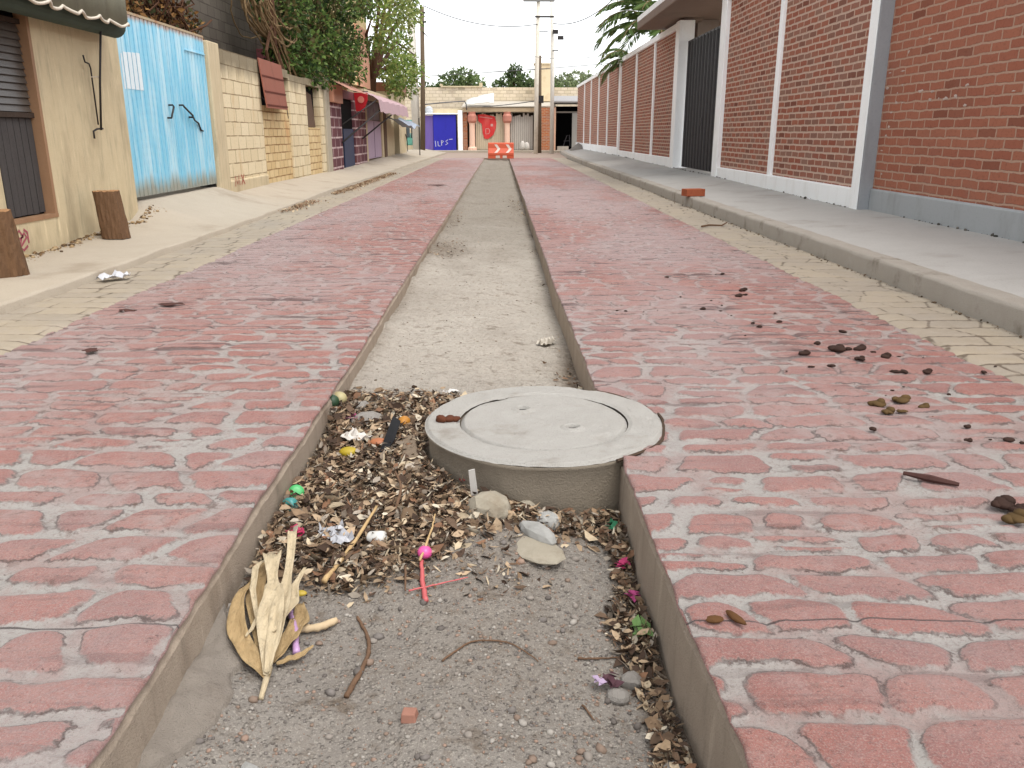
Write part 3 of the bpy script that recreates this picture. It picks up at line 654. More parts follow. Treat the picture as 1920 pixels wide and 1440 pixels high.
m = MB(); m.tube([(-4.02, 14.93, 1.62), (-3.92, 14.9, 1.5)], .012, 6).tube([(-3.90, 16.08, 1.46), (-3.89, 16.1, 1.3)], .008, 5); m.each('stay', IRON, t)

# dark grey block house behind, and the dry growth over the wall
t = thing('house', (-6, 18, 0), 'tall dark grey unpainted block house behind the blue gate and block wall', 'house')
m = MB(); m.box(-9, -5.6, 9.3, 24.0, -.2, 7.5); m.build('wall', BLOCK_DK, t)
m = MB(); m.box(-9.1, -5.55, 9.2, 24.1, 7.5, 7.8); m.build('roof', BLOCK_DK, t)
STEM = mat_wood('dry vine stem', (150, 126, 92), (112, 92, 66)); STEMD = mat_wood('dark vine stem', (92, 62, 42), (66, 44, 32))
t = thing('dry_vine', (-4.3, 17.5, 2.1), 'leafless tangle of dry vine stems hanging over the block wall top', 'vine')
m = MB()
def loop(c, r0, a0, a1, tilt, rr):
    pts = []
    for a in np.linspace(a0, a1, 22): pts.append((c[0] + tilt * math.sin(a) * r0 + rng.uniform(-.02, .02), c[1] + r0 * 1.5 * math.cos(a) + rng.uniform(-.03, .03), c[2] + r0 * .75 * math.sin(a) + rng.uniform(-.02, .02)))
    m.tube(pts, rr, 5)
for i in range(26): loop((-4.5 + rng.uniform(-.2, .2), 17.7 + rng.uniform(-.35, .35), 3.45 + rng.uniform(-.25, .3)), rng.uniform(.45, 1.0), rng.uniform(2.6, 3.6), rng.uniform(5.4, 6.9), rng.uniform(-.3, .3), rng.uniform(.012, .024))
for i in range(7): 
    y = 17.3 + rng.uniform(-.5, .9); m.tube([(-4.45, y, 3.3), (-4.4, y + .2, 2.95), (-4.35, y + .5 + rng.uniform(-.2, .3), 2.6), (-4.3, y + .8 + rng.uniform(-.3, .4), 2.1)], rng.uniform(.012, .025), 5)
m.tube([(-4.45, 17.6, 3.1), (-4.35, 18.6, 2.6), (-4.2, 19.6, 2.12)], .022, 5); m.build('stem', STEM, t)
m = MB(); m.tube([(-4.42, 17.6, 3.9), (-4.4, 17.55, 3.2), (-4.38, 17.45, 2.7), (-4.3, 17.6, 2.1)], [.05, .06, .05, .05], 7).tube([(-4.4, 17.5, 3.1), (-4.36, 17.0, 2.8), (-4.33, 16.6, 2.5), (-4.3, 16.7, 2.1)], .03, 6); m.build('trunk', STEMD, t)
t = thing('dry_bush', (-4.5, 11.8, 2.2), 'brown dried out bush showing above the blue gate', 'bush')
m = MB()
for i in range(60):
    y = 11.1 + rng.uniform(0, 1.7); z = 2.3; p = [(-4.5, y, z)]
    for k in range(5): p.append((p[-1][0] + rng.uniform(-.1, .12), p[-1][1] + rng.uniform(-.16, .2), p[-1][2] + rng.uniform(.0, .2)))
    m.tube(p, rng.uniform(.006, .016), 4)
m.build('stem', STEMD, t)
n = 2200; P_ = np.stack([nr.uniform(-4.9, -4.35, n), 10.9 + 2.4 * nr.random(n) ** 1.3, 2.3 + .9 * nr.random(n)], 1); P_[:, 2] = 2.33 + (P_[:, 2] - 2.3) * np.clip(1.25 - (P_[:, 1] - 10.9) / 2.6, .1, 1)
quad_leaves('foliage', LEAFLITTER, t, P_, nr.normal(size=(n, 3)) + np.array([0, 0, -.4]), nr.uniform(.05, .12, n), srgb([(146, 104, 60), (176, 132, 78), (98, 70, 46), (80, 84, 50)])[nr.integers(0, 4, n)])

# ------------------------------------------------------------------ maroon shop and what follows it on the left
MAROON = mat_block('maroon blocks white grout', (120, 80, 84), (102, 66, 72), (210, 186, 184), .62, .235, .022, (150, 92, 60))
MAROONP = mat_paint('maroon lintel paint', (132, 72, 76), (104, 56, 62), .4)
LILAC = mat_paint('lilac metal door', (178, 156, 178), (150, 130, 148), .4)
TERR = mat_paint('terracotta board', (188, 134, 108), (158, 106, 84), .4)
LILCLOTH = mat_paint('faded lilac canvas', (184, 156, 160), (156, 140, 142), .6, .9, .1)
GREYCLOTH = mat_paint('grey blue cloth', (168, 176, 190), (128, 138, 156), .6, .9, .1, 9.)
t = thing('shop', (-4.2, 23, .1), 'maroon painted shop with white grout lines and a dark blue doorway', 'shop')
m = MB(); m.box(-4.5, -4.0, 20.57, 22.05, 0, 2.1).box(-4.5, -4.0, 24.0, 26.0, 0, 2.1); m.each('wall', MAROON, t)
m = MB(); m.box(-4.5, -4.0, 22.05, 24.0, 1.9, 2.1); m.build('lintel', MAROONP, t)
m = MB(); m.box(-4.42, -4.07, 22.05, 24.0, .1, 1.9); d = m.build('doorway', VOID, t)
m = MB(); m.box(-4.068, -4.04, 22.5, 23.98, .15, 1.15); m.build('door', mat_flat('deep blue door', (60, 72, 104), .6, .3), t)
m = MB(); m.hexa([(-3.55, 20.6, 2.05), (-3.5, 20.6, 2.02), (-3.5, 23.4, 2.02), (-3.55, 23.4, 2.05), (-4.45, 20.6, 2.46), (-4.4, 20.6, 2.5), (-4.4, 23.4, 2.5), (-4.45, 23.4, 2.46)]); m.build('roof', mat_paint('faded pink roof tile', (186, 140, 122), (150, 100, 92), .6, .9, .1, 8.), t)
m = MB(); m.box(-3.998, -3.90, 20.6, 21.85, 1.74, 2.16); m.build('signboard', TERR, t, bev=.01)
m = MB(); m.box(-9, -4.5, 20.6, 24.4, 0, 2.9); m.build('rear_block', MAROONP, t)
t = thing('sign', (-3.9, 25.6, 1.8), 'small red hanging sign with a pale round spot beside the maroon shop', 'sign')
m = MB(); m.prism([(-3.99, 2.1), (-3.62, 2.1), (-3.62, 1.9), (-3.75, 1.62), (-3.95, 1.62)], 'y', 24.05, 24.1); m.build('panel', mat_flat('red sign', (206, 34, 44), .5, .3, .1), t)
m = MB(); m.lathe((0, 0, 0), [(.09, -.004), (.09, .004)], 18); m.v = [(p[0] - 3.80, 24.043 + p[2], 1.92 + p[1]) for p in m.v]; m.build('spot', mat_flat('orange white spot', (246, 150, 130), .5, .3, .1), t)
m = MB(); m.tube([(-4.0, 24.07, 2.13), (-3.6, 24.07, 2.13)], .012, 6); m.each('bracket', IRON, t)

t = thing('house', (-4.2, 28, .2), 'low house front with a lilac metal door and grey window above it', 'house')
m = MB(); m.box(-4.5, -4.0, 26.02, 26.3, 0, 2.3).box(-4.5, -4.0, 29.5, 32.0, 0, 2.3).box(-4.5, -4.0, 26.3, 29.5, 2.02, 2.3).box(-4.5, -4.12, 26.3, 29.5, 0, 2.02); m.build('wall', TANP, t)
m = MB(); m.box(-4.11, -4.04, 26.32, 29.48, .28, 1.42); d = m.build('door', LILAC, t)
m = MB(); m.box(-4.038, -4.03, 27.88, 27.93, .3, 1.4).box(-4.038, -4.03, 26.35, 26.42, .3, 1.4); m.each('stile', mat_flat('door stile', (140, 118, 140)), d)
m = MB(); m.box(-4.11, -4.06, 26.32, 29.48, 1.44, 2.0); w = m.build('window', mat_flat('grey mauve pane', (110, 92, 104), .4, .5), t)
m = MB(); m.box(-4.058, -4.05, 27.2, 27.26, 1.44, 2.0).box(-4.058, -4.05, 28.2, 28.26, 1.44, 2.0); m.each('frame', LILAC, w)
m = MB(); m.box(-4.02, -3.97, 29.9, 30.5, .2, 2.1); m.build('pilaster', BOARD, t)
t = thing('awning', (-3.6, 28, 1.8), 'faded lilac canvas awning on slanting black struts past the maroon shop', 'awning')
m = MB(); v = []; f = []; N = 16
for i in range(N):
    y = 24.3 + (31.6 - 24.3) * i / (N - 1); q = .02 * math.sin(i * 2.1)
    v += [(-4.0, y, 2.2 + q), (-3.5, y, 2.02 + q), (-3.36, y, 1.92 + q * 1.2), (-3.31, y, 1.60 + q * 1.2)]
for i in range(N - 1):
    for k in range(3): f.append((i * 4 + k, i * 4 + k + 1, i * 4 + 5 + k, i * 4 + 4 + k))
m.add(v, f); o = m.build('canopy', LILCLOTH, t, smooth=False); o.modifiers.new('thick', 'SOLIDIFY').thickness = .006
m = MB(); m.tube([(-3.98, 21.9, .82), (-3.34, 24.4, 1.66)], .022, 6).tube([(-3.98, 25.2, .90), (-3.34, 27.6, 1.66)], .022, 6).tube([(-3.98, 22.0, 1.25), (-3.42, 24.35, 1.92)], .018, 6); m.each('strut', IRON, t, smooth=True)
t = thing('cloth', (-3.4, 34, 1.4), 'grey blue cloth sagging under the lilac awning', 'cloth')
m = MB(); v = []; f = []
for i in range(14):
    y = 30.2 + 4.4 * i / 13; sag = -.22 * math.sin(math.pi * i / 13) * (1 if i < 8 else .6)
    for k in range(5): v.append((-3.9 + .18 * k, y, 1.62 - .07 * k + sag * (1 - abs(k - 2) / 4) - .04 * math.sin(k * 2 + i)))
for i in range(13):
    for k in range(4): f.append((i * 5 + k, i * 5 + k + 1, i * 5 + 6 + k, i * 5 + 5 + k))
m.add(v, f); o = m.build('sheet', GREYCLOTH, t, smooth=True); o.modifiers.new('thick', 'SOLIDIFY').thickness = .006
m = MB(); m.tube([(-3.22, 34.6, .2), (-3.22, 34.6, 1.62)], .02, 6); m.build('pole', IRON, t)
t = thing('house', (-4.3, 36, .2), 'pale corner house with a dark doorway beside the leaning utility poles', 'house')
m = MB(); m.box(-8, -4.02, 32.05, 33.0, 0, 2.5).box(-8, -4.02, 34.6, 37.2, 0, 2.5).box(-8, -4.02, 33.0, 34.6, 2.0, 2.5).box(-4.6, -4.5, 33.0, 34.6, 0, 2.0); m.build('wall', mat_concrete('pale render', (214, 200, 168), (196, 178, 142), (160, 136, 100), 1.), t)
m = MB(); m.box(-4.49, -4.46, 33.02, 34.58, .1, 1.99); m.build('doorway', VOID, t)
m = MB(); m.box(-8.0, -3.95, 34.4, 37.3, 2.52, 2.95); m.build('fascia', mat_paint('brown red fascia', (138, 88, 68), (110, 70, 54), .5), t)
m = MB(); m.tube([(-3.97, 36.4, 1.0), (-3.96, 36.8, .8), (-3.97, 37.1, .55)], .02, 5).tube([(-3.97, 36.9, 1.2), (-3.96, 37.0, .3)], .015, 5); m.each('loose_rod', IRON, t)

# two storey cream house standing behind the tree
t = thing('house', (-4.8, 28, 0), 'tall cream and salmon upper storey showing through the gaps of the big tree', 'house')
m = MB(); m.box(-9, -4.62, 24.6, 31.2, 2.52, 7.4); m.build('wall', mat_concrete('cream render', (238, 216, 170), (226, 200, 152), (206, 160, 126), .7, .5, .2), t)
m = MB(); m.box(-4.615, -4.6, 26.0, 27.2, 4.2, 5.6); m.build('window', mat_flat('dark pane', (70, 60, 56), .3, .5), t)
m = MB(); m.box(-4.72, -4.58, 28.6, 31.25, 2.52, 4.4); m.build('panel', mat_paint('salmon panel', (222, 166, 140), (200, 140, 116), .4), t)
m = MB(); m.box(-9.1, -4.5, 24.5, 31.3, 7.42, 7.6); m.build('roof', TANP, t)

# trees on the left
GREEN_D = [(70, 92, 46), (92, 118, 60), (54, 74, 42), (120, 144, 76), (100, 92, 58)]
GREEN_L = [(116, 142, 70), (146, 166, 88), (96, 122, 60), (166, 178, 108), (130, 132, 76)]
def limbs(mb, base, tips, r):
    for tp in tips:
        b = Vector(base); e = Vector(tp); mid = (b + e) / 2 + Vector((rng.uniform(-.2, .2), rng.uniform(-.2, .2), .15 * (e - b).length))
        mb.tube([b, (b + mid) / 2 + Vector((rng.uniform(-.05, .05), 0, .05)), mid, (mid + e) / 2, e], [r, r * .85, r * .62, r * .42, r * .2], 7)
t = thing('tree', (-4.7, 20.5, 0), 'dark green bushy tree spilling over the block wall and maroon shop roof', 'tree')
m = MB(); m.tube([(-4.75, 21.6, 2.2), (-4.6, 21.4, 3.0), (-4.55, 21.5, 3.6)], [.13, .11, .09], 9); limbs(m, (-4.6, 21.4, 2.9), [(-4.4, 19.0, 3.4), (-4.1, 22.6, 3.9), (-3.9, 23.8, 4.6), (-4.5, 20.2, 5.0), (-3.8, 21.2, 2.7), (-4.2, 25.2, 5.0), (-4.0, 24.6, 3.6)], .06); m.build('trunk', STEMD, t)
bl = [(-4.55, 19.2, 3.0, .55), (-4.6, 19.0, 3.7, .65), (-4.55, 20.0, 4.3, .7), (-4.35, 20.0, 2.75, .5), (-4.2, 20.8, 3.3, .6), (-4.25, 20.9, 2.5, .42), (-4.0, 21.8, 2.75, .5), (-3.95, 22.4, 2.5, .38), (-4.3, 21.6, 4.2, .65), (-4.5, 19.4, 4.9, .75), (-4.4, 21.2, 5.1, .7), (-4.1, 23.0, 4.9, .55), (-4.0, 23.4, 3.4, .4), (-4.3, 22.7, 5.7, .6), (-3.9, 22.6, 3.0, .35), (-3.85, 24.4, 4.3, .4), (-3.9, 24.9, 5.1, .45), (-4.05, 20.3, 2.25, .3), (-4.1, 21.3, 2.35, .3), (-4.5, 18.5, 2.6, .4), (-4.4, 19.4, 2.4, .42), (-4.2, 20.0, 2.3, .36), (-4.5, 18.4, 3.3, .5), (-4.6, 18.3, 4.2, .6), (-4.0, 22.0, 3.4, .5), (-3.9, 23.0, 2.75, .36), (-3.9, 22.2, 3.9, .45)]
crown('crown', t, bl + [(-3.95, 21.4, 4.9, .35), (-3.85, 23.8, 5.5, .4), (-3.9, 20.6, 2.95, .35), (-3.8, 23.4, 2.55, .3), (-4.05, 19.0, 2.2, .28), (-3.75, 24.8, 3.3, .35), (-3.8, 25.4, 4.5, .4)], 2300, .105, GREEN_D, .3, .3, .98)
t = thing('tree', (-4.4, 33, 0), 'sunlit yellow green tree overhanging the lilac awning next to the utility poles', 'tree')
m = MB(); m.tube([(-4.7, 31.6, 0.3), (-4.6, 31.8, 2.6), (-4.5, 32.2, 3.8)], [.16, .14, .1], 9); limbs(m, (-4.6, 31.9, 2.9), [(-4.1, 29.0, 4.6), (-3.9, 31.0, 6.4), (-3.7, 34.0, 3.4), (-3.7, 36.0, 5.4), (-3.9, 33.6, 7.2), (-3.6, 37.4, 4.2), (-3.7, 38.0, 6.4)], .085); m.build('trunk', STEMD, t)
bl = [(-3.95, 29.2, 4.9, .55), (-3.9, 30.2, 5.8, .7), (-3.9, 31.0, 4.3, .5), (-3.85, 32.4, 6.5, .8), (-3.8, 33.0, 5.3, .7), (-3.75, 31.6, 3.1, .6), (-3.7, 33.0, 3.3, .7), (-3.7, 34.4, 3.4, .75), (-4.0, 35.2, 3.8, .6), (-3.8, 34.6, 6.6, .8), (-3.75, 35.6, 5.4, .75), (-3.7, 37.0, 6.8, .8), (-3.75, 37.0, 5.9, .5), (-4.0, 36.0, 4.5, .5), (-3.8, 38.2, 7.4, .7), (-3.95, 30.6, 6.8, .7), (-3.85, 33.8, 7.8, .9), (-3.7, 36.4, 7.9, .8), (-3.65, 33.6, 2.75, .5), (-3.7, 31.2, 2.6, .42), (-3.8, 29.6, 3.9, .4)]
crown('crown', t, bl, 1000, .14, GREEN_L, .4, .2, 1.0)

# ------------------------------------------------------------------ utility poles and wires
POLE = mat_concrete('grey concrete pole', (206, 202, 192), (190, 186, 176), (160, 154, 142), 2., .4, .3, .3, K=.9); WPOLE = mat_wood('dark timber pole', (116, 100, 82), (92, 78, 62))
PALEPOLE = mat_concrete('pale concrete pole', (212, 205, 192), (196, 188, 172), (170, 154, 134), 2., .5, K=.9)
t = thing('utility_pole', (-4.22, 44, 0), 'thick pale concrete utility pole at the left street corner', 'pole')
m = MB(); m.tube([(-4.22, 44, -.1), (-4.28, 44, 4), (-4.34, 44, 8.5)], [.21, .19, .16], 14); m.build('post', POLE, t, smooth=True)
m = MB(); m.tube([(-4.27, 43.82, 2.9), (-4.27, 43.78, 3.0)], .06, 6).tube([(-4.29, 43.84, 4.7), (-4.29, 43.8, 4.8)], .05, 6); m.each('clamp', IRON, t)
t = thing('utility_pole', (-3.93, 43.8, 0), 'slim dark timber utility pole just right of the thick concrete one', 'pole')
m = MB(); m.tube([(-3.93, 43.8, -.1), (-3.82, 43.8, 3.5), (-3.76, 43.8, 6.9)], [.125, .115, .10], 12); m.build('post', WPOLE, t, smooth=True)
m = MB(); m.tube([(-3.85, 43.7, 6.6), (-3.6, 43.7, 6.62)], .05, 6).tube([(-3.76, 43.68, 6.2), (-3.56, 43.68, 6.2)], .045, 6).tube([(-3.76, 43.7, 5.8), (-3.5, 43.7, 5.5)], .02, 5); m.each('insulator', IRON, t)
t = thing('utility_pole', (1.84, 45, 0), 'tall concrete utility pole with a crossarm, left one of the far pair', 'pole')
m = MB(); m.tube([(1.84, 45, -.1), (1.87, 45, 4), (1.93, 45, 8.2)], [.115, .105, .09], 12); m.build('post', PALEPOLE, t, smooth=True)
m = MB(); m.box(1.16, 2.72, 44.82, 44.9, 7.28, 7.40); m.build('crossarm', mat_flat('grey steel arm', (140, 140, 138), .5, .4), t)
m = MB()
for x in (1.2, 1.6, 2.3, 2.68): m.lathe((x, 44.86, 7.40), [(.03, 0), (.05, .03), (.03, .07), (.055, .1), (.03, .16)], 8)
m.each('insulator', mat_flat('brown insulator', (120, 100, 92), .4, .5), t)
m = MB(); m.box(1.75, 2.7, 44.84, 44.88, 6.55, 6.63).box(1.98, 2.4, 44.84, 44.88, 5.9, 5.94); m.each('rack', IRON, t)
t = thing('utility_pole', (2.74, 46, 0), 'tall grey concrete utility pole with a meter box, right one of the far pair', 'pole')
m = MB(); m.tube([(2.74, 46, -.1), (2.72, 46, 4), (2.62, 46, 8.4)], [.11, .10, .085], 12); m.build('post', POLE, t, smooth=True)
m = MB(); m.box(2.70, 2.98, 45.78, 45.86, 5.9, 6.1).box(2.95, 3.25, 45.7, 45.8, 5.62, 5.8).tube([(2.7, 45.85, 5.1), (3.0, 45.8, 5.1)], .03, 5); m.each('bracket', IRON, t)
t = thing('utility_pole', (2.15, 47.4, 0), 'short weathered timber post between the two far utility poles', 'pole')
m = MB(); m.tube([(2.15, 47.4, -.1), (2.12, 47.4, 5.0)], [.11, .09], 10); m.build('post', WPOLE, t, smooth=True)
m = MB(); m.box(1.98, 2.34, 47.25, 47.30, 2.6, 2.98); m.build('box', IRON, t)
WIRE = mat_flat('grey cable', (110, 110, 112), .6, .3)
def cable(a, b, sag, r, label, extra=()):
    a = Vector(a); b = Vector(b); pts = []
    for i in range(25):
        u = i / 24; p = a.lerp(b, u); p.z -= sag * 4 * u * (1 - u); pts.append(p)
    m = MB(); m.tube(pts, r, 5)
    for e in extra: m.tube(e, r, 5)
    o = m.build('overhead_cable', WIRE, None, smooth=True); tag(o, label, 'cable', 'overhead cables')
cable((-3.7, 43.8, 6.95), (1.88, 44.9, 6.25), .42, .022, 'thick overhead cable sagging from timber pole to crossarm pole, uppermost in the gap')
cable((-3.7, 43.8, 6.5), (6.0, 45.5, 5.0), .95, .011, 'thin overhead cable dropping in a long curve behind the far pole pair')
cable((-6, 47, 3.85), (6, 47, 4.6), .06, .018, 'nearly level overhead cable just above the distant treetops')
cable((-6, 47.6, 4.25), (8, 47.2, 4.75), .25, .009, 'faint thin overhead cable sagging above the treetop cable')
cable((2.74, 45.9, 6.4), (7.0, 43, 9.0), .9, .024, 'thick overhead cable swooping up to the right from the far pole pair')
cable((3.1, 45.8, 5.8), (6.2, 44.0, 3.9), .25, .011, 'service cable slanting down right towards the brick wall')
cable((-3.9, 43.8, 2.4), (-1.98, 49.0, 2.75), -.02, .03, 'dark service cable running from left poles to the white roof sheet', ([(-1.98, 49, 2.75), (-1.9, 49, 2.6), (-1.88, 49.3, 2.3)],))
cable((-1.0, 49.6, 2.48), (2.0, 45, 2.66), .04, .022, 'dark low cable along the far roof edge ending at the pole pair')

# ------------------------------------------------------------------ the buildings closing the street
FARW = mat_block('pale far parapet blocks', (222, 206, 178), (208, 190, 160), (178, 158, 128), .4, .2, .012, (190, 160, 120))
t = thing('wall', (0, 55, 0), 'long pale parapet wall above the far low roofs', 'wall')
m = MB(); m.box(-9, 9, 55.0, 55.3, -.2, 3.78); m.build('masonry', mat_brick('pale far masonry', (222, 206, 178), (228, 212, 186), (206, 188, 160), .4, .2, .014, .02, .4, 'x', (230, 214, 190)), t)
m = MB(); m.box(-3.7, -1.3, 54.9, 55.35, 3.78, 3.86).box(-3.75, -3.6, 54.9, 55.35, 3.86, 3.98).box(-1.3, -1.1, 54.9, 55.4, 3.78, 4.05); m.each('coping', TANP, t)
m = MB(); m.box(-9, 9, 54.93, 54.995, -.2, 1.2); m.build('base', TANP, t)
BLUEP = mat_paint('ultramarine panel', (44, 44, 168), (34, 34, 140), .4); VIOL = mat_paint('violet panel', (112, 92, 160), (92, 76, 136), .4)
t = thing('kiosk', (-3.4, 50, 0), 'ultramarine blue metal kiosk with white scribbles near its foot', 'kiosk')
m = MB(); m.box(-3.84, -2.55, 50.0, 51.6, .1, 2.06); p = m.build('front_panel', BLUEP, t)
m = MB(); m.box(-4.35, -3.86, 50.05, 51.6, .1, 2.02); m.build('side_panel', VIOL, t)
m = MB()
for pts in ([(-3.75, .62), (-3.72, .3)], [(-3.6, .6), (-3.58, .34), (-3.46, .34)], [(-3.4, .66), (-3.38, .36)], [(-3.4, .64), (-3.26, .6), (-3.38, .5)], [(-3.02, .68), (-3.15, .6), (-3.02, .48), (-3.16, .4)], [(-2.95, .7), (-2.75, .72)]): ribbon(m, [(a, 49.996, b) for a, b in pts], .035, (0, -1, 0))
m.build('scribble', mat_flat('white chalk', (226, 226, 238), .9, .1, .1), p)
m = MB(); m.box(-4.3, -2.4, 49.9, 51.7, 2.08, 2.14); m.build('roof', WHITE, t)
m = MB(); m.lathe((-4.1, 50.4, 2.14), [(.2, 0), (.24, .12), (.2, .3), (.08, .4)], 12); m.build('water_jar', mat_flat('pale plastic', (220, 224, 228)), t)
t = thing('house', (0, 51, 0), 'long low house with two pinkish columns and weathered board fence panels', 'house')
m = MB(); m.box(-2.15, 2.0, 50.1, 50.5, 2.22, 2.44); m.build('beam', mat_concrete('grey tan beam', (196, 176, 146), (178, 156, 126), (146, 122, 96), 1.5), t)
COLP = mat_paint('pinkish column paint', (222, 186, 164), (200, 152, 130), .5, K=.95)
for x in (-1.62, .4):
    m = MB(); m.lathe((x, 50.2, .1), [(.26, 0), (.26, .12), (.17, .2), (.16, 1.4), (.18, 1.5)], 14); m.build('column', COLP, t, smooth=False)
    m = MB(); m.lathe((x, 50.2, 1.602), [(.18, 0), (.26, .12), (.26, .4), (.2, .5), (.22, .615)], 12); m.build('capital', mat_paint('brick red capital', (196, 132, 114), (170, 106, 90), .5), t)
m = MB(); m.box(-2.42, -2.17, 50.0, 50.6, .1, 2.3); m.build('pier', WHITE, t)
m = MB(); m.box(-2.15, -1.9, 50.3, 50.6, .1, 2.2); m.build('pier', mat_brick('orange far brick', (190, 116, 78), (176, 100, 66), (206, 170, 138), .28, .09, .014, .02, .3, 'x'), t)
FENC = mat_wood('weathered grey board', (232, 216, 188), (190, 172, 146), (9, 2, 1.)); FENC2 = mat_wood('silver grey board', (218, 212, 202), (170, 162, 152), (9, 2, 1.))
for x0, x1, mt in ((-1.42, .2, FENC), (.6, 1.9, FENC2)):
    m = MB(); x = x0
    while x < x1 - .05: m.box(x, x + .105, 50.42 + rng.uniform(-.03, .03), 50.47, .12, 2.05 + rng.uniform(-.12, .14)); x += .118
    m.build('board_panel', mt, t)
m = MB(); m.box(-2.1, 2.0, 52.0, 52.2, 0, 2.2); m.build('rear_wall', mat_flat('dim back wall', (90, 80, 70), .9, .1), t)
m = MB(); m.hexa([(-2.2, 50.05, 2.46), (3.2, 50.05, 2.50), (3.2, 54.9, 2.95), (-2.2, 54.9, 2.9), (-2.2, 50.05, 2.50), (3.2, 50.05, 2.54), (3.2, 54.9, 2.99), (-2.2, 54.9, 2.94)]); m.build('roof', mat_paint('grey tin roof', (190, 182, 168), (150, 140, 124), .5), t)
m = MB(); m.box(-4.6, -2.2, 50.7, 50.9, 2.15, 2.4); m.build('side_wall', TANP, t)
t = thing('roof_sheet', (-1.4, 50.5, 2.6), 'crumpled white plastic sheet laid on the far low roof', 'sheet')
m = MB(); v = []; f = []
for i in range(9):
    for k in range(5): v.append((-1.95 + .2 * i, 49.9 + .3 * k, 2.58 + .055 * i * (.4 + .15 * k) + .08 * k + .03 * math.sin(i * 2.3 + k) - .06 * (i > 6)))
for i in range(8):
    for k in range(4): f.append((i * 5 + k, i * 5 + k + 1, i * 5 + 6 + k, i * 5 + 5 + k))
m.add(v, f); o = m.build('sheet', mat_flat('white plastic sheet', (240, 240, 232), .5, .4, .08), t, smooth=True); o.modifiers.new('thick', 'SOLIDIFY').thickness = .02
t = thing('banner', (-.75, 49.9, .7), 'tattered red cloth banner with a pale letter hung on the board fence', 'banner')
m = MB(); pr = [(-1.3, 2.06), (-.95, 2.1), (-.32, 1.96), (-.22, 1.62), (-.26, 1.3), (-.4, .95), (-.7, .72), (-.92, .74), (-1.02, 1.05), (-1.06, 1.55), (-1.27, 1.72)]
m.prism([(a, b) for a, b in pr], 'y', 50.36, 50.38); p = m.build('cloth', mat_paint('faded red cloth', (208, 62, 62), (222, 120, 110), .5, .85, .1, 3.), t)
m = MB()
for pts in ([(-.84, 1.3), (-.84, 1.0), (-.66, 1.02), (-.6, 1.16), (-.66, 1.29), (-.84, 1.3)], [(-1.2, 1.95), (-.45, 1.86)]): ribbon(m, [(a, 50.355, b) for a, b in pts], .03, (0, -1, 0))
m.box(-.55, -.42, 50.35, 50.357, 1.42, 1.56); m.build('lettering', mat_flat('pale lettering', (240, 190, 180), .8, .2, .1), p)
t = thing('garage', (3.6, 50, 0), 'dark open garage with white tin roof at the street end', 'garage')
BRF = mat_brick('far orange brickwork', (196, 118, 76), (182, 104, 66), (208, 172, 140), .28, .09, .014, .02, .3, 'x')
m = MB(); m.box(2.02, 2.95, 49.9, 50.5, .1, 2.45); m.build('pier', BRF, t)
m = MB(); m.box(2.97, 3.18, 49.85, 50.5, .1, 2.46); m.build('pier', mat_paint('salmon pier', (206, 166, 140), (184, 128, 98), .5), t)
m = MB(); m.box(3.2, 6.5, 53.0, 53.2, 0, 2.6).box(6.5, 6.7, 50, 53.2, 0, 2.6); m.each('interior_wall', VOID, t)
m = MB(); m.box(3.02, 6.6, 49.6, 53.4, 2.72, 2.78); m.box(3.02, 6.6, 49.55, 49.6, 2.78, 3.06); m.build('roof', mat_flat('white tin', (236, 238, 240), .5, .4, .06), t)
m = MB(); m.box(3.2, 6.5, 50.1, 50.2, 2.16, 2.24); m.build('lintel', mat_flat('grey lintel', (150, 140, 130)), t)
m = MB(); m.box(4.12, 4.7, 49.92, 49.97, .12, 2.15); m.build('door', mat_paint('grey metal door leaf', (140, 136, 130), (116, 112, 106), .4), t)
m = MB(); m.box(3.3, 3.95, 50.0, 50.4, .1, .32); m.build('step', CONC_KERB, t)
m = MB(); m.tube([(3.7, 50.9, .3), (3.9, 50.9, .9), (4.05, 50.9, .95), (4.1, 50.9, .3)], .03, 6).tube([(3.75, 51.2, .6), (4.1, 51.2, .62)], .03, 6); m.each('rack', mat_flat('grey pipe', (96, 94, 98)), t)
for k, (x, h) in enumerate(((1.28, .52), (1.52, .46))):
    m = MB(); m.lathe((x, 49.7, .1), [(.06, 0), (.15, .05), (.16, .2), (.12, h * .8), (.05, h)], 10); o = m.build('sack', mat_flat('white woven sack', (232, 226, 216), .9, .1, .12), None, smooth=True)
    tag(o, ['taller white sack standing at the foot of the silver board fence', 'lower white sack standing right of the taller one at the board fence'][k], 'sack', 'sacks at the far fence')
t = thing('water_tank', (2.5, 54, 3), 'pale rooftop water tank rising behind the far pole pair', 'tank')
m = MB(); m.box(2.1, 3.1, 53.4, 54.2, 2.9, 5.0); m.build('tank', mat_concrete('cream tank', (232, 214, 180), (216, 194, 156), (190, 160, 124), 1.), t)
m = MB(); m.box(2.05, 3.15, 53.35, 54.25, 5.0, 5.08); m.build('lid', TANP, t)
def far_tree(x, y, h, w, label, blobs, cols, per=620, leaf=.26):
    t = thing('tree', (x, y, 0), label, 'tree', 'trees beyond the far wall'); m = MB(); m.tube([(x, y, -.3), (x + .1, y, h * .45), (x, y, h * .75)], [.22, .17, .08], 8); limbs(m, (x, y, h * .5), [(x + b[0] * w, y, h * b[1]) for b in blobs], .09); m.build('trunk', STEMD, t)
    crown('crown', t, [(x + b[0] * w, y + rng.uniform(-.6, .6), h * b[1], w * b[2]) for b in blobs], per, leaf, cols, .4, .1)
FG = [(128, 154, 92), (146, 168, 106), (104, 130, 78), (160, 176, 122)]; FG2 = [(98, 120, 74), (116, 138, 86), (82, 104, 66), (134, 152, 102)]; FG3 = [(170, 184, 138), (186, 194, 150), (152, 168, 122)]
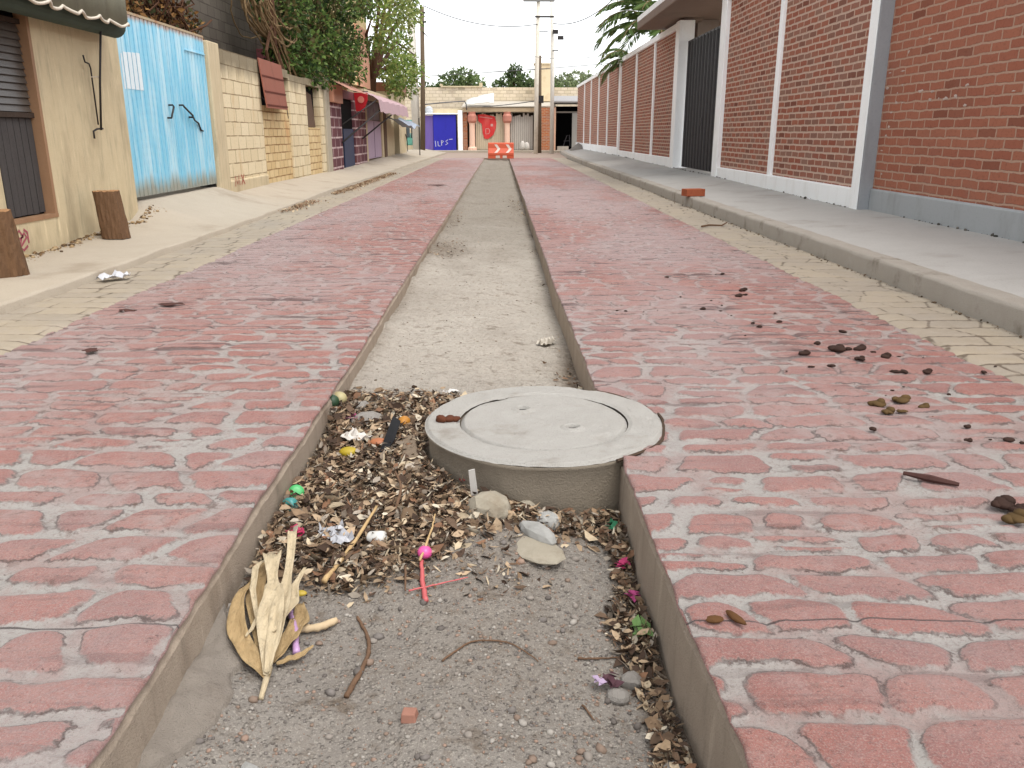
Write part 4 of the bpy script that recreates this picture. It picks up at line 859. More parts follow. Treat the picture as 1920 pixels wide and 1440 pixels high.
far_tree(-2.9, 65, 5.4, 1.5, 'round light green treetop behind the far wall, left of the dark pointed tree', [(-.5, .82, .6), (.1, .9, .6), (.6, .83, .55), (0, .75, .6), (-.9, .74, .4), (.9, .74, .4)], FG)
far_tree(1.1, 66, 5.9, 1.2, 'dark pointed treetop behind the far wall near the middle', [(0, .95, .35), (0, .88, .5), (-.5, .8, .5), (.5, .8, .5), (-1.0, .73, .5), (1.0, .74, .5), (.1, .74, .6)], FG2)
far_tree(2.9, 68, 4.9, 1.4, 'low bushy green treetop between pointed tree and far pole pair', [(-.5, .88, .5), (.3, .92, .5), (.8, .86, .5), (-1.0, .84, .4)], FG)
far_tree(5.4, 70, 5.2, 1.5, 'pale hazy treetop rising at the end of the red brick wall', [(-.9, .9, .5), (-.2, .95, .5), (.5, .98, .5), (1.1, .95, .5), (0, .84, .6)], FG3)
far_tree(-5.4, 64, 4.3, 1.3, 'small hazy treetop behind the far wall beside the left utility poles', [(-.6, .88, .5), (0, .94, .45), (.6, .92, .4), (.1, .8, .5)], FG2)

# three wheeled taxi glimpsed behind the left poles
t = thing('three_wheeler', (-5.0, 45, 0), 'small teal three wheeled taxi half hidden behind the left utility poles', 'vehicle')
TEAL = mat_flat('teal paint', (92, 176, 150), .4, .5); 
m = MB(); m.prism([(44.4, .45), (46.6, .45), (46.6, 1.0), (46.1, 1.05), (45.2, .95), (44.6, .8)], 'x', -5.6, -4.5); b = m.build('body', TEAL, t, bev=.05)
m = MB(); m.prism([(44.75, 1.55), (46.6, 1.6), (46.6, 1.72), (44.9, 1.7)], 'x', -5.62, -4.48); m.build('roof', TEAL, t, bev=.03)
m = MB()
for x in (-5.55, -4.55):
    m.tube([(x, 44.65, .8), (x, 44.85, 1.6)], .03, 6).tube([(x, 46.5, 1.0), (x, 46.5, 1.65)], .03, 6)
m.each('frame', IRON, t)
for (x, y) in ((-5.05, 44.5), (-5.55, 46.2), (-4.55, 46.2)):
    m = MB(); m.tube([(x - .06, y, .26), (x + .06, y, .26)], .26, 16); w = m.build('wheel', IRON, t); m = MB(); m.tube([(x - .065, y, .26), (x + .065, y, .26)], .13, 12); m.build('rim', mat_flat('steel rim', (170, 170, 172), .4, .5), w)
m = MB(); m.hexa([(-5.45, 44.64, .85), (-4.65, 44.64, .85), (-4.65, 44.67, .85), (-5.45, 44.67, .85), (-5.45, 44.82, 1.5), (-4.65, 44.82, 1.5), (-4.65, 44.85, 1.5), (-5.45, 44.85, 1.5)]); m.build('windscreen', mat_flat('dark glass', (60, 74, 76), .2, .6), t)

# ------------------------------------------------------------------ right side: brick boundary wall, black gate, canopy, palms
t = thing('brick_wall', (4.3, 30, .1), 'long red brick boundary wall with white plinth, coping and pilasters along the right pavement', 'wall')
m = MB(); m.box(4.26, 4.5, 10.0, 16.75, .1, 3.42); m.build('brickwork', BRICK_R, t)
m = MB(); m.box(4.26, 4.5, 20.95, 48.2, .1, 3.42); m.build('brickwork', BRICK_R, t)
m = MB(); m.box(4.2, 4.52, 9.9, 16.62, .1, .412); m.build('plinth', WHITE, t, bev=.012)
m = MB(); m.box(4.2, 4.52, 21.26, 31.0, .1, .46); m.build('plinth', WHITE, t, bev=.012)
m = MB(); m.box(4.2, 4.52, 31.03, 48.2, .1, .56); m.build('plinth', WHITE, t, bev=.012)
m = MB(); m.box(4.19, 4.55, 10.14, 16.6, 3.40, 3.54); m.build('coping', WHITE, t, bev=.012)
m = MB(); m.box(4.19, 4.55, 21.28, 48.2, 3.40, 3.54); m.build('coping', WHITE, t, bev=.012)
for y0, y1, d in ((16.6, 16.98, .02), (20.86, 21.28, .02), (30.9, 31.18, .01)):
    m = MB(); m.box(4.2 - d, 4.54, y0, y1, .1, 3.56); m.build('pilaster', WHITE, t, bev=.012)
for y0, y1 in ((13.37, 13.53), (24.2, 24.36), (27.4, 27.56), (34.45, 34.6), (37.6, 37.75), (40.8, 40.95), (44.0, 44.15)):
    m = MB(); m.box(4.215, 4.3, y0, y1, .405, 3.41); m.build('pilaster', WHITE, t, bev=.008)
m = MB(); m.box(4.185, 4.5, 9.92, 10.14, .1, 3.8); m.build('pilaster', WHITE, t, bev=.01)
n = 420; y = nr.uniform(6, 40, n); x = 4.185 - np.abs(nr.normal(0, .018, n)); rad = .004 + .016 * nr.random(n) ** 4; k = vn(y * 1.4, y * 0, 71) > -.1; x, y, rad = x[k] + .12 * (y[k] < 9.85), y[k], rad[k]
MOSS = (x, y, rad)
t = thing('house', (4.5, 6, .1), 'near right brick house front with blue grey plinth and white chipped marks', 'house')
m = MB(); m.box(4.335, 4.6, 2.0, 9.88, .1, 4.2); w = m.build('wall', BRICK_N, t)
m = MB(); m.box(4.305, 4.6, 2.0, 9.88, .1, .425); m.build('plinth', GREYBLUE, t, bev=.02)
m = MB(); m.box(4.19, 4.6, 9.882, 9.917, .1, 4.2); m.build('corner_post', GREYSIDE, t)
chips = [(8.967, 1.953, .059, .014), (9.398, 1.865, .033, .026), (9.791, 1.683, .053, .009), (9.471, 1.681, .08, .011), (9.811, 1.523, .06, .02), (9.444, 1.535, .033, .015), (9.021, 1.454, .085, .025), (8.775, 1.443, .064, .018), (9.857, 1.429, .02, .02), (9.547, 1.458, .025, .019), (9.535, 1.361, .042, .015), (9.4, 1.354, .041, .011), (9.635, 1.262, .034, .015), (8.806, 1.365, .057, .025), (8.628, 1.368, .021, .017), (8.491, 1.365, .067, .027), (8.304, 1.374, .057, .027), (8.121, 1.29, .049, .026), (8.139, 1.47, .055, .02), (7.375, 1.381, .04, .012), (9.65, 1.111, .048, .022), (9.702, 1.014, .052, .016), (9.757, .851, .044, .012), (9.683, .598, .035, .016)]
CHIP = mat_flat('white plaster chips', (216, 196, 184), .9, .1, .2, K=1.2)
for (y, z, a, b) in chips:
    m = MB(); n = 9; v = []
    for k in range(n):
        an = 2 * math.pi * k / n; q = rng.uniform(.35, .95); v.append((4.332, y + a * q * math.cos(an), z + b * q * math.sin(an)))
    m.add(v + [(4.328, y, z)], [(k, (k + 1) % n, n) for k in range(n)]); m.build('plaster_chip', CHIP, w)
t = thing('gate', (4.4, 18.9, .25), 'tall black ribbed metal gate set in the brick wall', 'gate')
m = MB()
v = []
y = 16.99; prof = [(4.42, y)]
while y + .145 <= 20.85: prof += [(4.42, y + .05), (4.375, y + .075), (4.375, y + .12), (4.42, y + .145)]; y += .145
n = len(prof); m.add([(a, b, .27) for a, b in prof] + [(a, b, 3.05) for a, b in prof], [(i, i + 1, n + i + 1, n + i) for i in range(n - 1)]); o = m.build('sheet', BLACKSHEET, t); o.modifiers.new('thick', 'SOLIDIFY').thickness = .004
m = MB()
y = 17.07
while y < 20.8: m.tube([(4.36, y, .28), (4.36, y, 3.07)], .012, 5); y += .29
o = m.build('rail', mat_flat('grey worn edge', (96, 92, 94), .5, .4), t)
m = MB(); m.box(4.40, 4.46, 16.985, 20.855, 3.05, 3.1); m.build('top_bar', BLACKSHEET, t)
m = MB(); m.box(4.345, 4.40, 18.85, 18.95, 1.2, 1.36); m.build('lock', IRON, t)
t = thing('canopy', (5, 20, 3.6), 'flat concrete canopy slab projecting over the black gate', 'canopy')
m = MB(); m.box(3.58, 8, 16.9, 23.4, 3.62, 3.80); m.build('slab', SLABUNDER, t, bev=.02)
m = MB(); m.box(3.575, 3.60, 16.9, 23.4, 3.802, 3.92); m.build('upstand', WHITE, t)
m = MB(); m.box(4.32, 4.75, 20.98, 21.4, 3.561, 3.618); m.build('bearing', SLABUNDER, t)
m = MB(); m.box(4.7, 5.2, 21.3, 21.7, .1, 3.615); m.build('column', mat_concrete('mauve grey column', (172, 156, 146), (160, 146, 136), (140, 124, 114), 1.), t)
t = thing('house', (9, 26, 0), 'orange and pale house end glimpsed above the black gate under the canopy', 'house')
m = MB(); m.box(7.2, 12, 24.0, 34, -.2, 4.3); m.build('wall', mat_paint('orange tan wall', (214, 160, 124), (190, 140, 108), .4), t)
m = MB(); m.box(6.6, 7.19, 24.5, 33, -.2, 3.7); m.build('side_wall', WHITE, t)
m = MB(); m.box(6.5, 12.2, 23.9, 34.2, 4.3, 4.45); m.build('roof', TANP, t)

FR = mat_attr('palm frond', .5, .3)
def palm(x, y, h, fr, label, seed):
    g = random.Random(seed); t = thing('palm_tree', (x, y, 0), label, 'palm', 'palms behind the brick wall')
    m = MB(); m.tube([(x, y, -.3), (x + .05, y, h * .5), (x, y, h)], [.16, .12, .09], 9); m.build('trunk', BARK, t)
    cols = srgb([(110, 138, 74), (88, 114, 58), (136, 156, 92)])
    for (az, el, L) in fr:
        P_ = []; D = []; S_ = []; K = []; spine = []; p = Vector((x, y, h)); d = Vector((math.cos(az) * math.cos(el), math.sin(az) * math.cos(el), math.sin(el))); n = 34
        for i in range(n):
            spine.append(p.copy()); u = i / (n - 1); d = (d + Vector((0, 0, -.042 * (1 + u)))).normalized(); p = p + d * L / n
            if u > .12:
                side = d.cross(Vector((0, 0, 1))).normalized()
                for sg in (-1, 1):
                    P_.append(tuple(p)); dd = side * sg * .9 + d * .75 + Vector((0, 0, -.35 + g.uniform(-.2, .15))); D.append(tuple(dd)); S_.append(L * .26 * (math.sin(math.pi * min(1, .12 + u * .86)) ** .6) * g.uniform(.8, 1.1)); K.append(cols[g.randrange(3)] * g.uniform(.8, 1.2))
        o = quad_leaves('frond', FR, t, np.array(P_), np.array(D), np.array(S_), np.array(K), .15, .3)
        mb = MB(); mb.tube(spine, [.03 * (1 - .8 * i / n) for i in range(n)], 5); mb.build('midrib', STEM, o)
palm(5.1, 28, 4.0, [(2.4, 1.2, 2.6), (3.0, 1.3, 2.6), (3.7, 1.1, 2.6), (2.8, .7, 2.6), (3.5, .85, 2.7), (4.2, 1.0, 2.4), (2.6, .9, 2.6), (3.2, .5, 2.4), (3.9, .7, 2.4), (2.9, 1.15, 2.2), (4.5, .5, 2.3), (5.2, .8, 2.4), (.4, .8, 2.4), (1.4, .9, 2.2), (3.4, 1.0, 2.7), (4.9, 1.2, 2.2), (2.2, .6, 2.2)], 'large green palm whose fronds arch over the wall beside the canopy', 4)
palm(4.9, 31.5, 3.35, [(3.0, 1.0, 1.7), (3.4, .6, 1.8), (3.1, .8, 1.8), (3.6, .9, 1.7), (2.7, .55, 1.6), (4.2, .8, 1.7), (3.3, .4, 1.7), (1.2, .8, 1.6), (5.4, .8, 1.6)], 'lower palm with drooping fronds further along the brick wall', 9)
m = MB(); v = []; f = []; 
o = None
gx = np.linspace(-1, 1, 20); XX, YY = np.meshgrid(gx * .45 + 4.05, gx * .9 + 44.6); rr = np.hypot((XX - 4.05) / .45, (YY - 44.6) / .9)
o = link('gravel_heap', grid_mesh('gravel_heap', XX, YY, .24 + .34 * np.clip(1 - rr, 0, 1) + .03 * vn(XX * 9, YY * 9, 3) - .1 * (rr > 1)), mat_concrete('grey gravel heap', (140, 134, 126), (116, 110, 104), (100, 94, 88), 5.)); tag(o, 'small grey gravel heap against the far end of the brick wall', 'gravel heap')
t = thing('brick', (2.87, 12.65, .145), 'single orange brick lying on the right kerb', 'brick'); t.rotation_euler = (0, 0, .25)
m = MB(); m.box(-.15, .15, -.09, .09, 0, .105); m.build('brick_body', mat_concrete('orange clay brick', (196, 112, 78), (180, 98, 68), (146, 78, 54), 8., .6, .5, K=1.5), t, bev=.006)
t.children[0].matrix_parent_inverse = Matrix.Identity(4)

# ------------------------------------------------------------------ orange barrier closing the trench
t = thing('traffic_barrier', (.02, 37.4, 0), 'orange plastic traffic barrier with two white chevrons at the far end of the trench', 'barrier')
m = MB(); pr = [(-.24, .12), (-.24, .22), (-.13, .42), (-.11, .62), (-.06, .655), (.06, .655), (.11, .62), (.13, .42), (.24, .22), (.24, .12)]
ORANGE = mat_flat('orange barrier plastic', (238, 104, 66), .5, .4, .12)
m.prism([(37.4 + a, b) for a, b in pr], 'x', -.53, .58); body = m.build('body', ORANGE, t, bev=.02)
for x0, x1 in ((-.53, -.2), (-.02, .1), (.28, .58)):
    m = MB(); m.box(x0, x1, 37.165, 37.635, .0, .119); m.build('foot', ORANGE, body)
for x in (-.24, .25):
    m = MB(); zz = [(.0, .58), (.1, .44), (.14, .40), (.1, .34), (.0, .235)]
    fy = lambda z: 37.4 - (.13 + (.42 - z) * .55 if z < .42 else .13 - (z - .42) * .1) - .006
    for i in range(4):
        (a, z1), (b, z0) = zz[i], zz[i + 1]
        m.add([(x + a - .02, fy(z1), z1), (x + a + .10, fy(z1), z1), (x + b + .10, fy(z0), z0), (x + b - .02, fy(z0), z0)], [(0, 1, 2, 3)])
    o = m.build('chevron', mat_flat('reflective white', (250, 232, 220), .5, .3, .06), t); o.modifiers.new('thick', 'SOLIDIFY').thickness = .003

# ------------------------------------------------------------------ manhole chamber with its concrete ring and lid
t = thing('manhole', (MC[0], MC[1], -.3), 'round pale concrete manhole chamber with a flush lid standing in the trench', 'manhole')
def polar(name, mat, r0, r1, nr_, na, zf, parent, tail=()):
    rs = np.linspace(r0, r1, nr_); an = np.linspace(0, 2 * math.pi, na); RR, AA = np.meshgrid(rs, an); Z_ = zf(RR * np.cos(AA), RR * np.sin(AA), RR)
    for (r_, z_) in tail:
        RR = np.concatenate([RR, np.full((na, 1), r_) + .004 * vn(np.cos(AA[:, :1]) * 3, np.sin(AA[:, :1]) * 3, 3)], 1); Z_ = np.concatenate([Z_, np.full((na, 1), z_)], 1); AA = np.concatenate([AA, an[:, None]], 1)
    me = grid_mesh(name, MC[0] + RR * np.cos(AA), MC[1] + RR * np.sin(AA), Z_)
    return link(name, me, mat, parent)
RI = .312
def pits(x, y): return -.005 * sstep(vn(x * 30, y * 30, 51), .62, .85) * (vn(x * 4, y * 4, 52) > -.2) - .004 * sstep(vn(x * 13, y * 13, 53), .7, .85)
def ring_z(x, y, r): return pits(x, y) - .006 * np.clip(vn(x * 16, y * 16, 55) - .2, 0, 1) * sstep(r, MR - .04, MR) + .008 + .003 * vn(x * 6, y * 6, 1) + .0012 * vn(x * 40, y * 40, 2) - .012 * sstep(r, MR - .016, MR) - .006 * (1 - sstep(r, RI + .006, RI + .022)) - .010 * np.exp(-((x - .25) ** 2 / .0006 + (y + .30) ** 2 / .0002))
ring = polar('ring', CONC_RING, RI + .0045, MR, 60, 160, ring_z, t)
polar('ring_wall', CONC_CHAMBER, MR, MR + .0005, 2, 160, lambda x, y, r: 0 * x - .005, t, ((MR - .006, -.02), (MR - .012, -.03), (MR - .014, -.09), (MR - .016, -.20), (MR - .012, -.36)))
def lid_z(x, y, r):
    z = pits(x, y) + .006 + .0035 * vn(x * 7, y * 7, 5) + .0012 * vn(x * 42, y * 42, 6) - .012 * sstep(r, RI - .014, RI)
    for (hx, hy) in ((-.075, .115), (.10, -.10)):
        d = np.hypot((x - hx), (y - hy)); z = z + .010 * np.exp(-((d - .030) / .009) ** 2) - .022 * (1 - sstep(d, .010, .026))
    c = np.hypot((x - .215) / .075, (y + .205) / .05); z = z - .010 * (1 - sstep(c + .25 * vn(x * 40, y * 40, 8), .5, 1.))
    return z
lid = polar('lid', CONC_RING, .0005, RI, 75, 160, lid_z, t)
polar('seat', mat_flat('dirt in the lid gap', (120, 108, 94), .95, .1), RI - .03, RI + .03, 4, 80, lambda x, y, r: -.010 - .010 * sstep(x, -.1, .25) + .003 * vn(x * 30, y * 30, 2), t)
m = MB(); zlid = .004
for (hx, hy) in ((-.075, .115), (.10, -.10)):
    m2 = MB(); m2.tube([(MC[0] + hx - .02, MC[1] + hy, -.004), (MC[0] + hx - .012, MC[1] + hy, .006), (MC[0] + hx + .012, MC[1] + hy, .006), (MC[0] + hx + .02, MC[1] + hy, -.004)], .0035, 6); m2.build('lifting_bar', IRON, lid)
# mortar collar between ring and paving
m = MB(); an = np.linspace(-1.05, 1.0, 60); pts = [(MC[0] + (MR + .004 + .006 * math.sin(a * 9)) * math.cos(a), MC[1] + (MR + .004 + .006 * math.sin(a * 9)) * math.sin(a), -.004) for a in an]
m.tube(pts, .006, 5); m.build('joint', mat_flat('dirt in the ring joint', (92, 76, 64), .95, .1), t)

# ------------------------------------------------------------------ loose material: pebbles, leaf litter, rocks, rubbish
def rockmesh(mb, c, r, seed, flat=.6, n=2):
    g = np.random.default_rng(seed); bm = bmesh.new(); bmesh.ops.create_icosphere(bm, subdivisions=n, radius=1)
    k = [g.normal(size=3) for _ in range(7)]; k = [q / np.linalg.norm(q) for q in k]; off = g.uniform(.62, .95, 7); a = g.uniform(0, 6.3); v = []
    for q in bm.verts:
        p = np.array(q.co)
        for d, o in zip(k, off):
            e = p @ d - o
            if e > 0: p = p - d * e * .9
        p = p * (1 + g.uniform(-.03, .03)); x, y = p[0] * r[0], p[1] * r[1]
        v.append((c[0] + x * math.cos(a) - y * math.sin(a), c[1] + x * math.sin(a) + y * math.cos(a), c[2] + p[2] * r[2]))
    f = [tuple(w.index for w in q.verts) for q in bm.faces]; bm.free(); mb.add(v, f)

def scatter_small(name, pts, radii, cols, seed, flat=.7):
    """many little stones in one mesh, tinted per stone"""
    bm = bmesh.new(); bmesh.ops.create_icosphere(bm, subdivisions=1, radius=1); bv = np.array([q.co[:] for q in bm.verts]); bf = np.array([[w.index for w in q.verts] for q in bm.faces]); bm.free()
    n = len(pts); g = np.random.default_rng(seed); sc_ = radii[:, None] * g.uniform(.6, 1.3, (n, 3)) * np.array([1, 1, flat]); a = g.uniform(0, 6.3, n)
    V = bv[None] * (1 + .25 * g.normal(size=(n, len(bv), 1)) * .5) * sc_[:, None, :]
    X = V[:, :, 0] * np.cos(a)[:, None] - V[:, :, 1] * np.sin(a)[:, None]; Y = V[:, :, 0] * np.sin(a)[:, None] + V[:, :, 1] * np.cos(a)[:, None]
    V = np.stack([X, Y, V[:, :, 2]], -1) + pts[:, None, :]
    F = (bf[None] + (np.arange(n) * len(bv))[:, None, None]).reshape(-1, 3).astype(np.int32); v = V.reshape(-1, 3).astype(np.float32)
    me = bpy.data.meshes.new(name); me.vertices.add(len(v)); me.vertices.foreach_set('co', v.ravel()); me.loops.add(F.size); me.loops.foreach_set('vertex_index', F.ravel()); me.polygons.add(len(F))
    me.polygons.foreach_set('loop_start', np.arange(0, F.size, 3, dtype=np.int32)); me.polygons.foreach_set('loop_total', np.full(len(F), 3, dtype=np.int32)); me.update(calc_edges=True)
    at = me.attributes.new('tint', 'FLOAT_COLOR', 'POINT'); at.data.foreach_set('color', np.concatenate([np.repeat(cols, len(bv), 0), np.ones((len(v), 1))], 1).astype(np.float32).ravel())
    return link(name, me, LEAFLITTER)
n = 16000; px = nr.uniform(XL, XR, n); py = 1.0 + 2.2 * nr.random(n) ** 1.3; rad = .0018 + .0042 * nr.random(n) ** 3
big = nr.random(n) < .022; rad[big] = nr.uniform(.006, .014, big.sum())
keep = (np.hypot(px - MC[0], py - MC[1]) > MR) & (nr.random(n) < .45 + .55 * (vn(px * 3, py * 3, 77) > -.1)); px, py, rad = px[keep], py[keep], rad[keep]
cols = srgb([(168, 158, 148), (140, 132, 126), (190, 182, 172), (156, 134, 118), (120, 112, 106), (178, 150, 132)])[nr.integers(0, 6, len(px))]
o = scatter_small('gravel', np.stack([px, py, floor_z(px, py) + rad * .2], 1), rad, cols, 5); tag(o, 'fine grey gravel on the trench floor', 'gravel', kind='stuff')
n = 1300; px = nr.uniform(XL, XR, n); py = 3.3 + 12 * nr.random(n) ** 1.6; rad = .002 + .006 * nr.random(n) ** 4
o = scatter_small('gravel', np.stack([px, py, floor_z(px, py) + rad * .2], 1), rad, srgb([(206, 192, 172), (170, 154, 136), (130, 116, 100), (220, 208, 190)])[nr.integers(0, 4, n)], 6); tag(o, 'pale grit on the trench floor beyond the manhole', 'gravel', kind='stuff')

def litter_mesh(name, X_, Y_, Z_, L_, asp, cols, tilt, seed):
    """curled eight point leaves, one mesh"""
    g = np.random.default_rng(seed); n = len(X_); az = g.uniform(0, 2 * math.pi, n); el = g.normal(0, tilt, n); ro = g.normal(0, tilt * 1.3, n)
    a = np.stack([np.cos(az) * np.cos(el), np.sin(az) * np.cos(el), np.sin(el)], 1); b0 = np.stack([-np.sin(az), np.cos(az), 0 * az], 1); c0 = np.cross(a, b0)
    b = b0 * np.cos(ro)[:, None] + c0 * np.sin(ro)[:, None]; c = np.cross(a, b); cu = g.uniform(-.25, .45, n); fo = g.uniform(-.1, .5, n); W = L_ * asp * .5
    P0 = np.stack([X_, Y_, Z_], 1); pts = []
    for (u, w) in ((0, 0), (.33, 1), (.33, 0), (.33, -1), (.68, .8), (.68, 0), (.68, -.8), (1, 0)):
        pts.append(P0 + a * (L_ * (u - .5))[:, None] + b * (W * w)[:, None] + c * (L_ * cu * (u - .5) ** 2 * 2 + abs(w) * W * fo)[:, None])
    v = np.stack(pts, 1).reshape(-1, 3).astype(np.float32); q = (np.arange(n) * 8)[:, None]
    tris = np.array([(0, 1, 2), (0, 2, 3), (1, 4, 5), (1, 5, 2), (2, 5, 6), (2, 6, 3), (4, 7, 5), (5, 7, 6)]); f = (q[:, :, None] + tris[None]).reshape(-1, 3).astype(np.int32)
    me = bpy.data.meshes.new(name); me.vertices.add(len(v)); me.vertices.foreach_set('co', v.ravel()); me.loops.add(f.size); me.loops.foreach_set('vertex_index', f.ravel()); me.polygons.add(len(f))
    me.polygons.foreach_set('loop_start', np.arange(0, f.size, 3, dtype=np.int32)); me.polygons.foreach_set('loop_total', np.full(len(f), 3, dtype=np.int32)); me.update(calc_edges=True)
    at = me.attributes.new('tint', 'FLOAT_COLOR', 'POINT'); at.data.foreach_set('color', np.concatenate([np.repeat(np.clip(cols, 0, 1), 8, 0), np.ones((n * 8, 1))], 1).astype(np.float32).ravel())
    return link(name, me, LEAFLITTER)
LC = srgb([(190, 164, 134), (152, 126, 100), (116, 94, 76), (208, 188, 158), (226, 212, 188), (84, 66, 54), (150, 112, 86), (178, 165, 149), (134, 120, 105)], 1.4)
LW = np.array([.15, .18, .19, .08, .04, .17, .06, .06, .07])
def lcols(n): return LC[nr.choice(9, n, p=LW / LW.sum())] * nr.uniform(.7, 1.25, (n, 1))
def dens(x, y):
    """how thick the leaf litter lies, 0..1"""
    left = sstep(y, 1.95, 2.2) * (1 - sstep(y, 3.35, 3.6)) * sstep(-.02 - .22 * (y - 2.2) / 1.0 * 0 - x, -.22, .02)
    left *= 1 - .9 * sstep(x - (-.62 + (y - 1.86) * .95), 0, .18) * (1 - sstep(y, 2.5, 2.7))
    back = sstep(y, 3.3, 3.45) * (1 - sstep(y, 3.55, 3.8)) * sstep(-x, .0, .3) * .5
    front = np.exp(-((np.hypot(x - MC[0], y - MC[1]) - MR - .05) / .085) ** 2) * (1 - sstep(y, 2.75, 2.95))
    right = sstep(x, .285 + .035 * np.sin(y * 9), .345) * (1 - sstep(y, 2.55, 2.7)) * (.8 + .2 * np.sin(y * 14))
    right2 = sstep(x, .22, .36) * np.exp(-((y - 4.0) / .35) ** 2) * .7 + sstep(x, .25, .38) * .22 * sstep(y, 4, 5) * (vn(y * 2.2, y * 0, 31) > .0)
    lft2 = np.exp(-((x + .52) / .2) ** 2 - ((y - 8.6) / .55) ** 2) * .55 + .35 * np.exp(-((x + .62) / .08) ** 2 - ((y - 11.5) / 1.2) ** 2) + .3 * np.exp(-((x - .25) / .12) ** 2 - ((y - 14) / 2) ** 2)
    return np.clip(np.maximum.reduce([left, back, front, right, right2, lft2]), 0, 1)
XX, YY = FLOOR
soil = np.clip(dens(XX, YY) * 1.15 + .7 * sstep(XX, .30, .40) * (.5 + .5 * vn(YY * 1.7, YY * 0, 61)) + .35 * sstep(-XX, .62, .71) * (YY > 2) * (.5 + .5 * vn(YY * 2.3, YY * 0, 62)) + .25 * np.clip(vn(XX * 3, YY * 1.6, 63), 0, 1), 0, 1)
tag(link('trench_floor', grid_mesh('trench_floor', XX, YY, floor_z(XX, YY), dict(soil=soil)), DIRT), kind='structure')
def sample(n, x0, x1, y0, y1):
    x = nr.uniform(x0, x1, n); y = nr.uniform(y0, y1, n); k = nr.random(n) < dens(x, y); k &= np.hypot(x - MC[0], y - MC[1]) > MR + .012; return x[k], y[k]
x, y = sample(46000, XL + .012, XR - .012, 1.0, 3.9); d = dens(x, y); n = len(x); L_ = nr.uniform(.016, .046, n) * (1 + .7 * (nr.random(n) < .08)); asp = np.where(nr.random(n) < .4, nr.uniform(.06, .2, n), nr.uniform(.3, .6, n))
o = litter_mesh('leaf_litter', x, y, floor_z(x, y) + .003 + nr.random(n) ** 1.2 * .04 * d, L_, asp, lcols(n), .42, 3); tag(o, 'brown dry leaf litter heaped in the trench around the manhole', 'leaf litter', kind='stuff')
x, y = sample(9000, XL + .02, XR - .02, 3.85, 17); n = len(x)
o = litter_mesh('leaf_litter', x, y, floor_z(x, y) + .006 + nr.random(n) * .01, nr.uniform(.015, .04, n), nr.uniform(.2, .55, n), lcols(n), .35, 4); tag(o, 'thin patches of dry leaves along the far trench floor', 'leaf litter', kind='stuff')
x, y = sample(42000, XL + .012, XR - .012, 1.0, 3.9); n = len(x)
o = litter_mesh('leaf_crumbs', x, y, floor_z(x, y) + .002 + nr.random(n) * .036 * dens(x, y), nr.uniform(.005, .018, n), nr.uniform(.12, .7, n), lcols(n) * .9, .5, 13); tag(o, 'crushed leaf crumbs and straw mixed through the trench litter', 'leaf litter', kind='stuff')
# dry leaves drifted along the left kerb and grit at the foot of the tan wall
n = 5200; y = 11.5 + 11.5 * nr.random(n) ** .8; x = left_kerb_x(y) + .05 + np.abs(nr.normal(0, .10, n)); k = vn(y * 1.1, y * 0, 5) > -.45; x, y = x[k], y[k]; n = len(x)
o = litter_mesh('leaf_litter', x, y, np.full(n, .012) + nr.random(n) * .02, nr.uniform(.02, .05, n), nr.uniform(.25, .6, n), LC[nr.choice([0, 1, 3, 6], n)] * nr.uniform(.8, 1.3, (n, 1)), .4, 6); tag(o, 'dry leaves drifted along the left kerb', 'leaf litter', kind='stuff')
def pave_l(x, y):
    hb = left_base(y); kx = left_kerb_x(y); w = np.clip((kx - x) / (kx + 4.0), 0, 1); kh = .055 + .02 * sstep(y, 13, 16) - .012 * np.exp(-((y - 10.8) / 2.0) ** 2); return kh + (hb - kh) * w ** 1.4 + .004 * vn(x * 2, y * 1.5, 5) + .003 * vn(x * 9, y * 9, 6)
n = 700; y = nr.uniform(6.3, 9.6, n); x = -3.985 + np.abs(nr.normal(0, .06, n)) + .05 * (y > 9); rad = .004 + .022 * nr.random(n) ** 4
o = scatter_small('rubble', np.stack([x, y, pave_l(x, y) + rad * .2], 1), rad, srgb([(196, 166, 124), (150, 120, 86), (110, 88, 64), (206, 180, 142)])[nr.integers(0, 4, n)], 8); tag(o, 'crumbled render and earth along the foot of the tan wall', 'rubble', kind='stuff')
n = 500; y = nr.uniform(3.6, 24, n); x = right_kerb_x(y) - .02 - np.abs(nr.normal(0, .03, n)); rad = .003 + .008 * nr.random(n) ** 3
o = scatter_small('grit', np.stack([x, y, .002 + rad * .3], 1), rad, srgb([(120, 100, 80), (92, 78, 62), (160, 140, 116)])[nr.integers(0, 3, n)], 9); tag(o, 'dark grit along the foot of the right kerb', 'grit', kind='stuff')

x, y, rad = MOSS
o = scatter_small('grit', np.stack([x, y, rb(y) + .004 + rad * .2], 1), rad, srgb([(104, 100, 92), (80, 78, 70), (140, 134, 124)])[nr.integers(0, 3, len(x))], 19, .9); tag(o, 'dark mossy grit along the foot of the right wall', 'grit', kind='stuff')
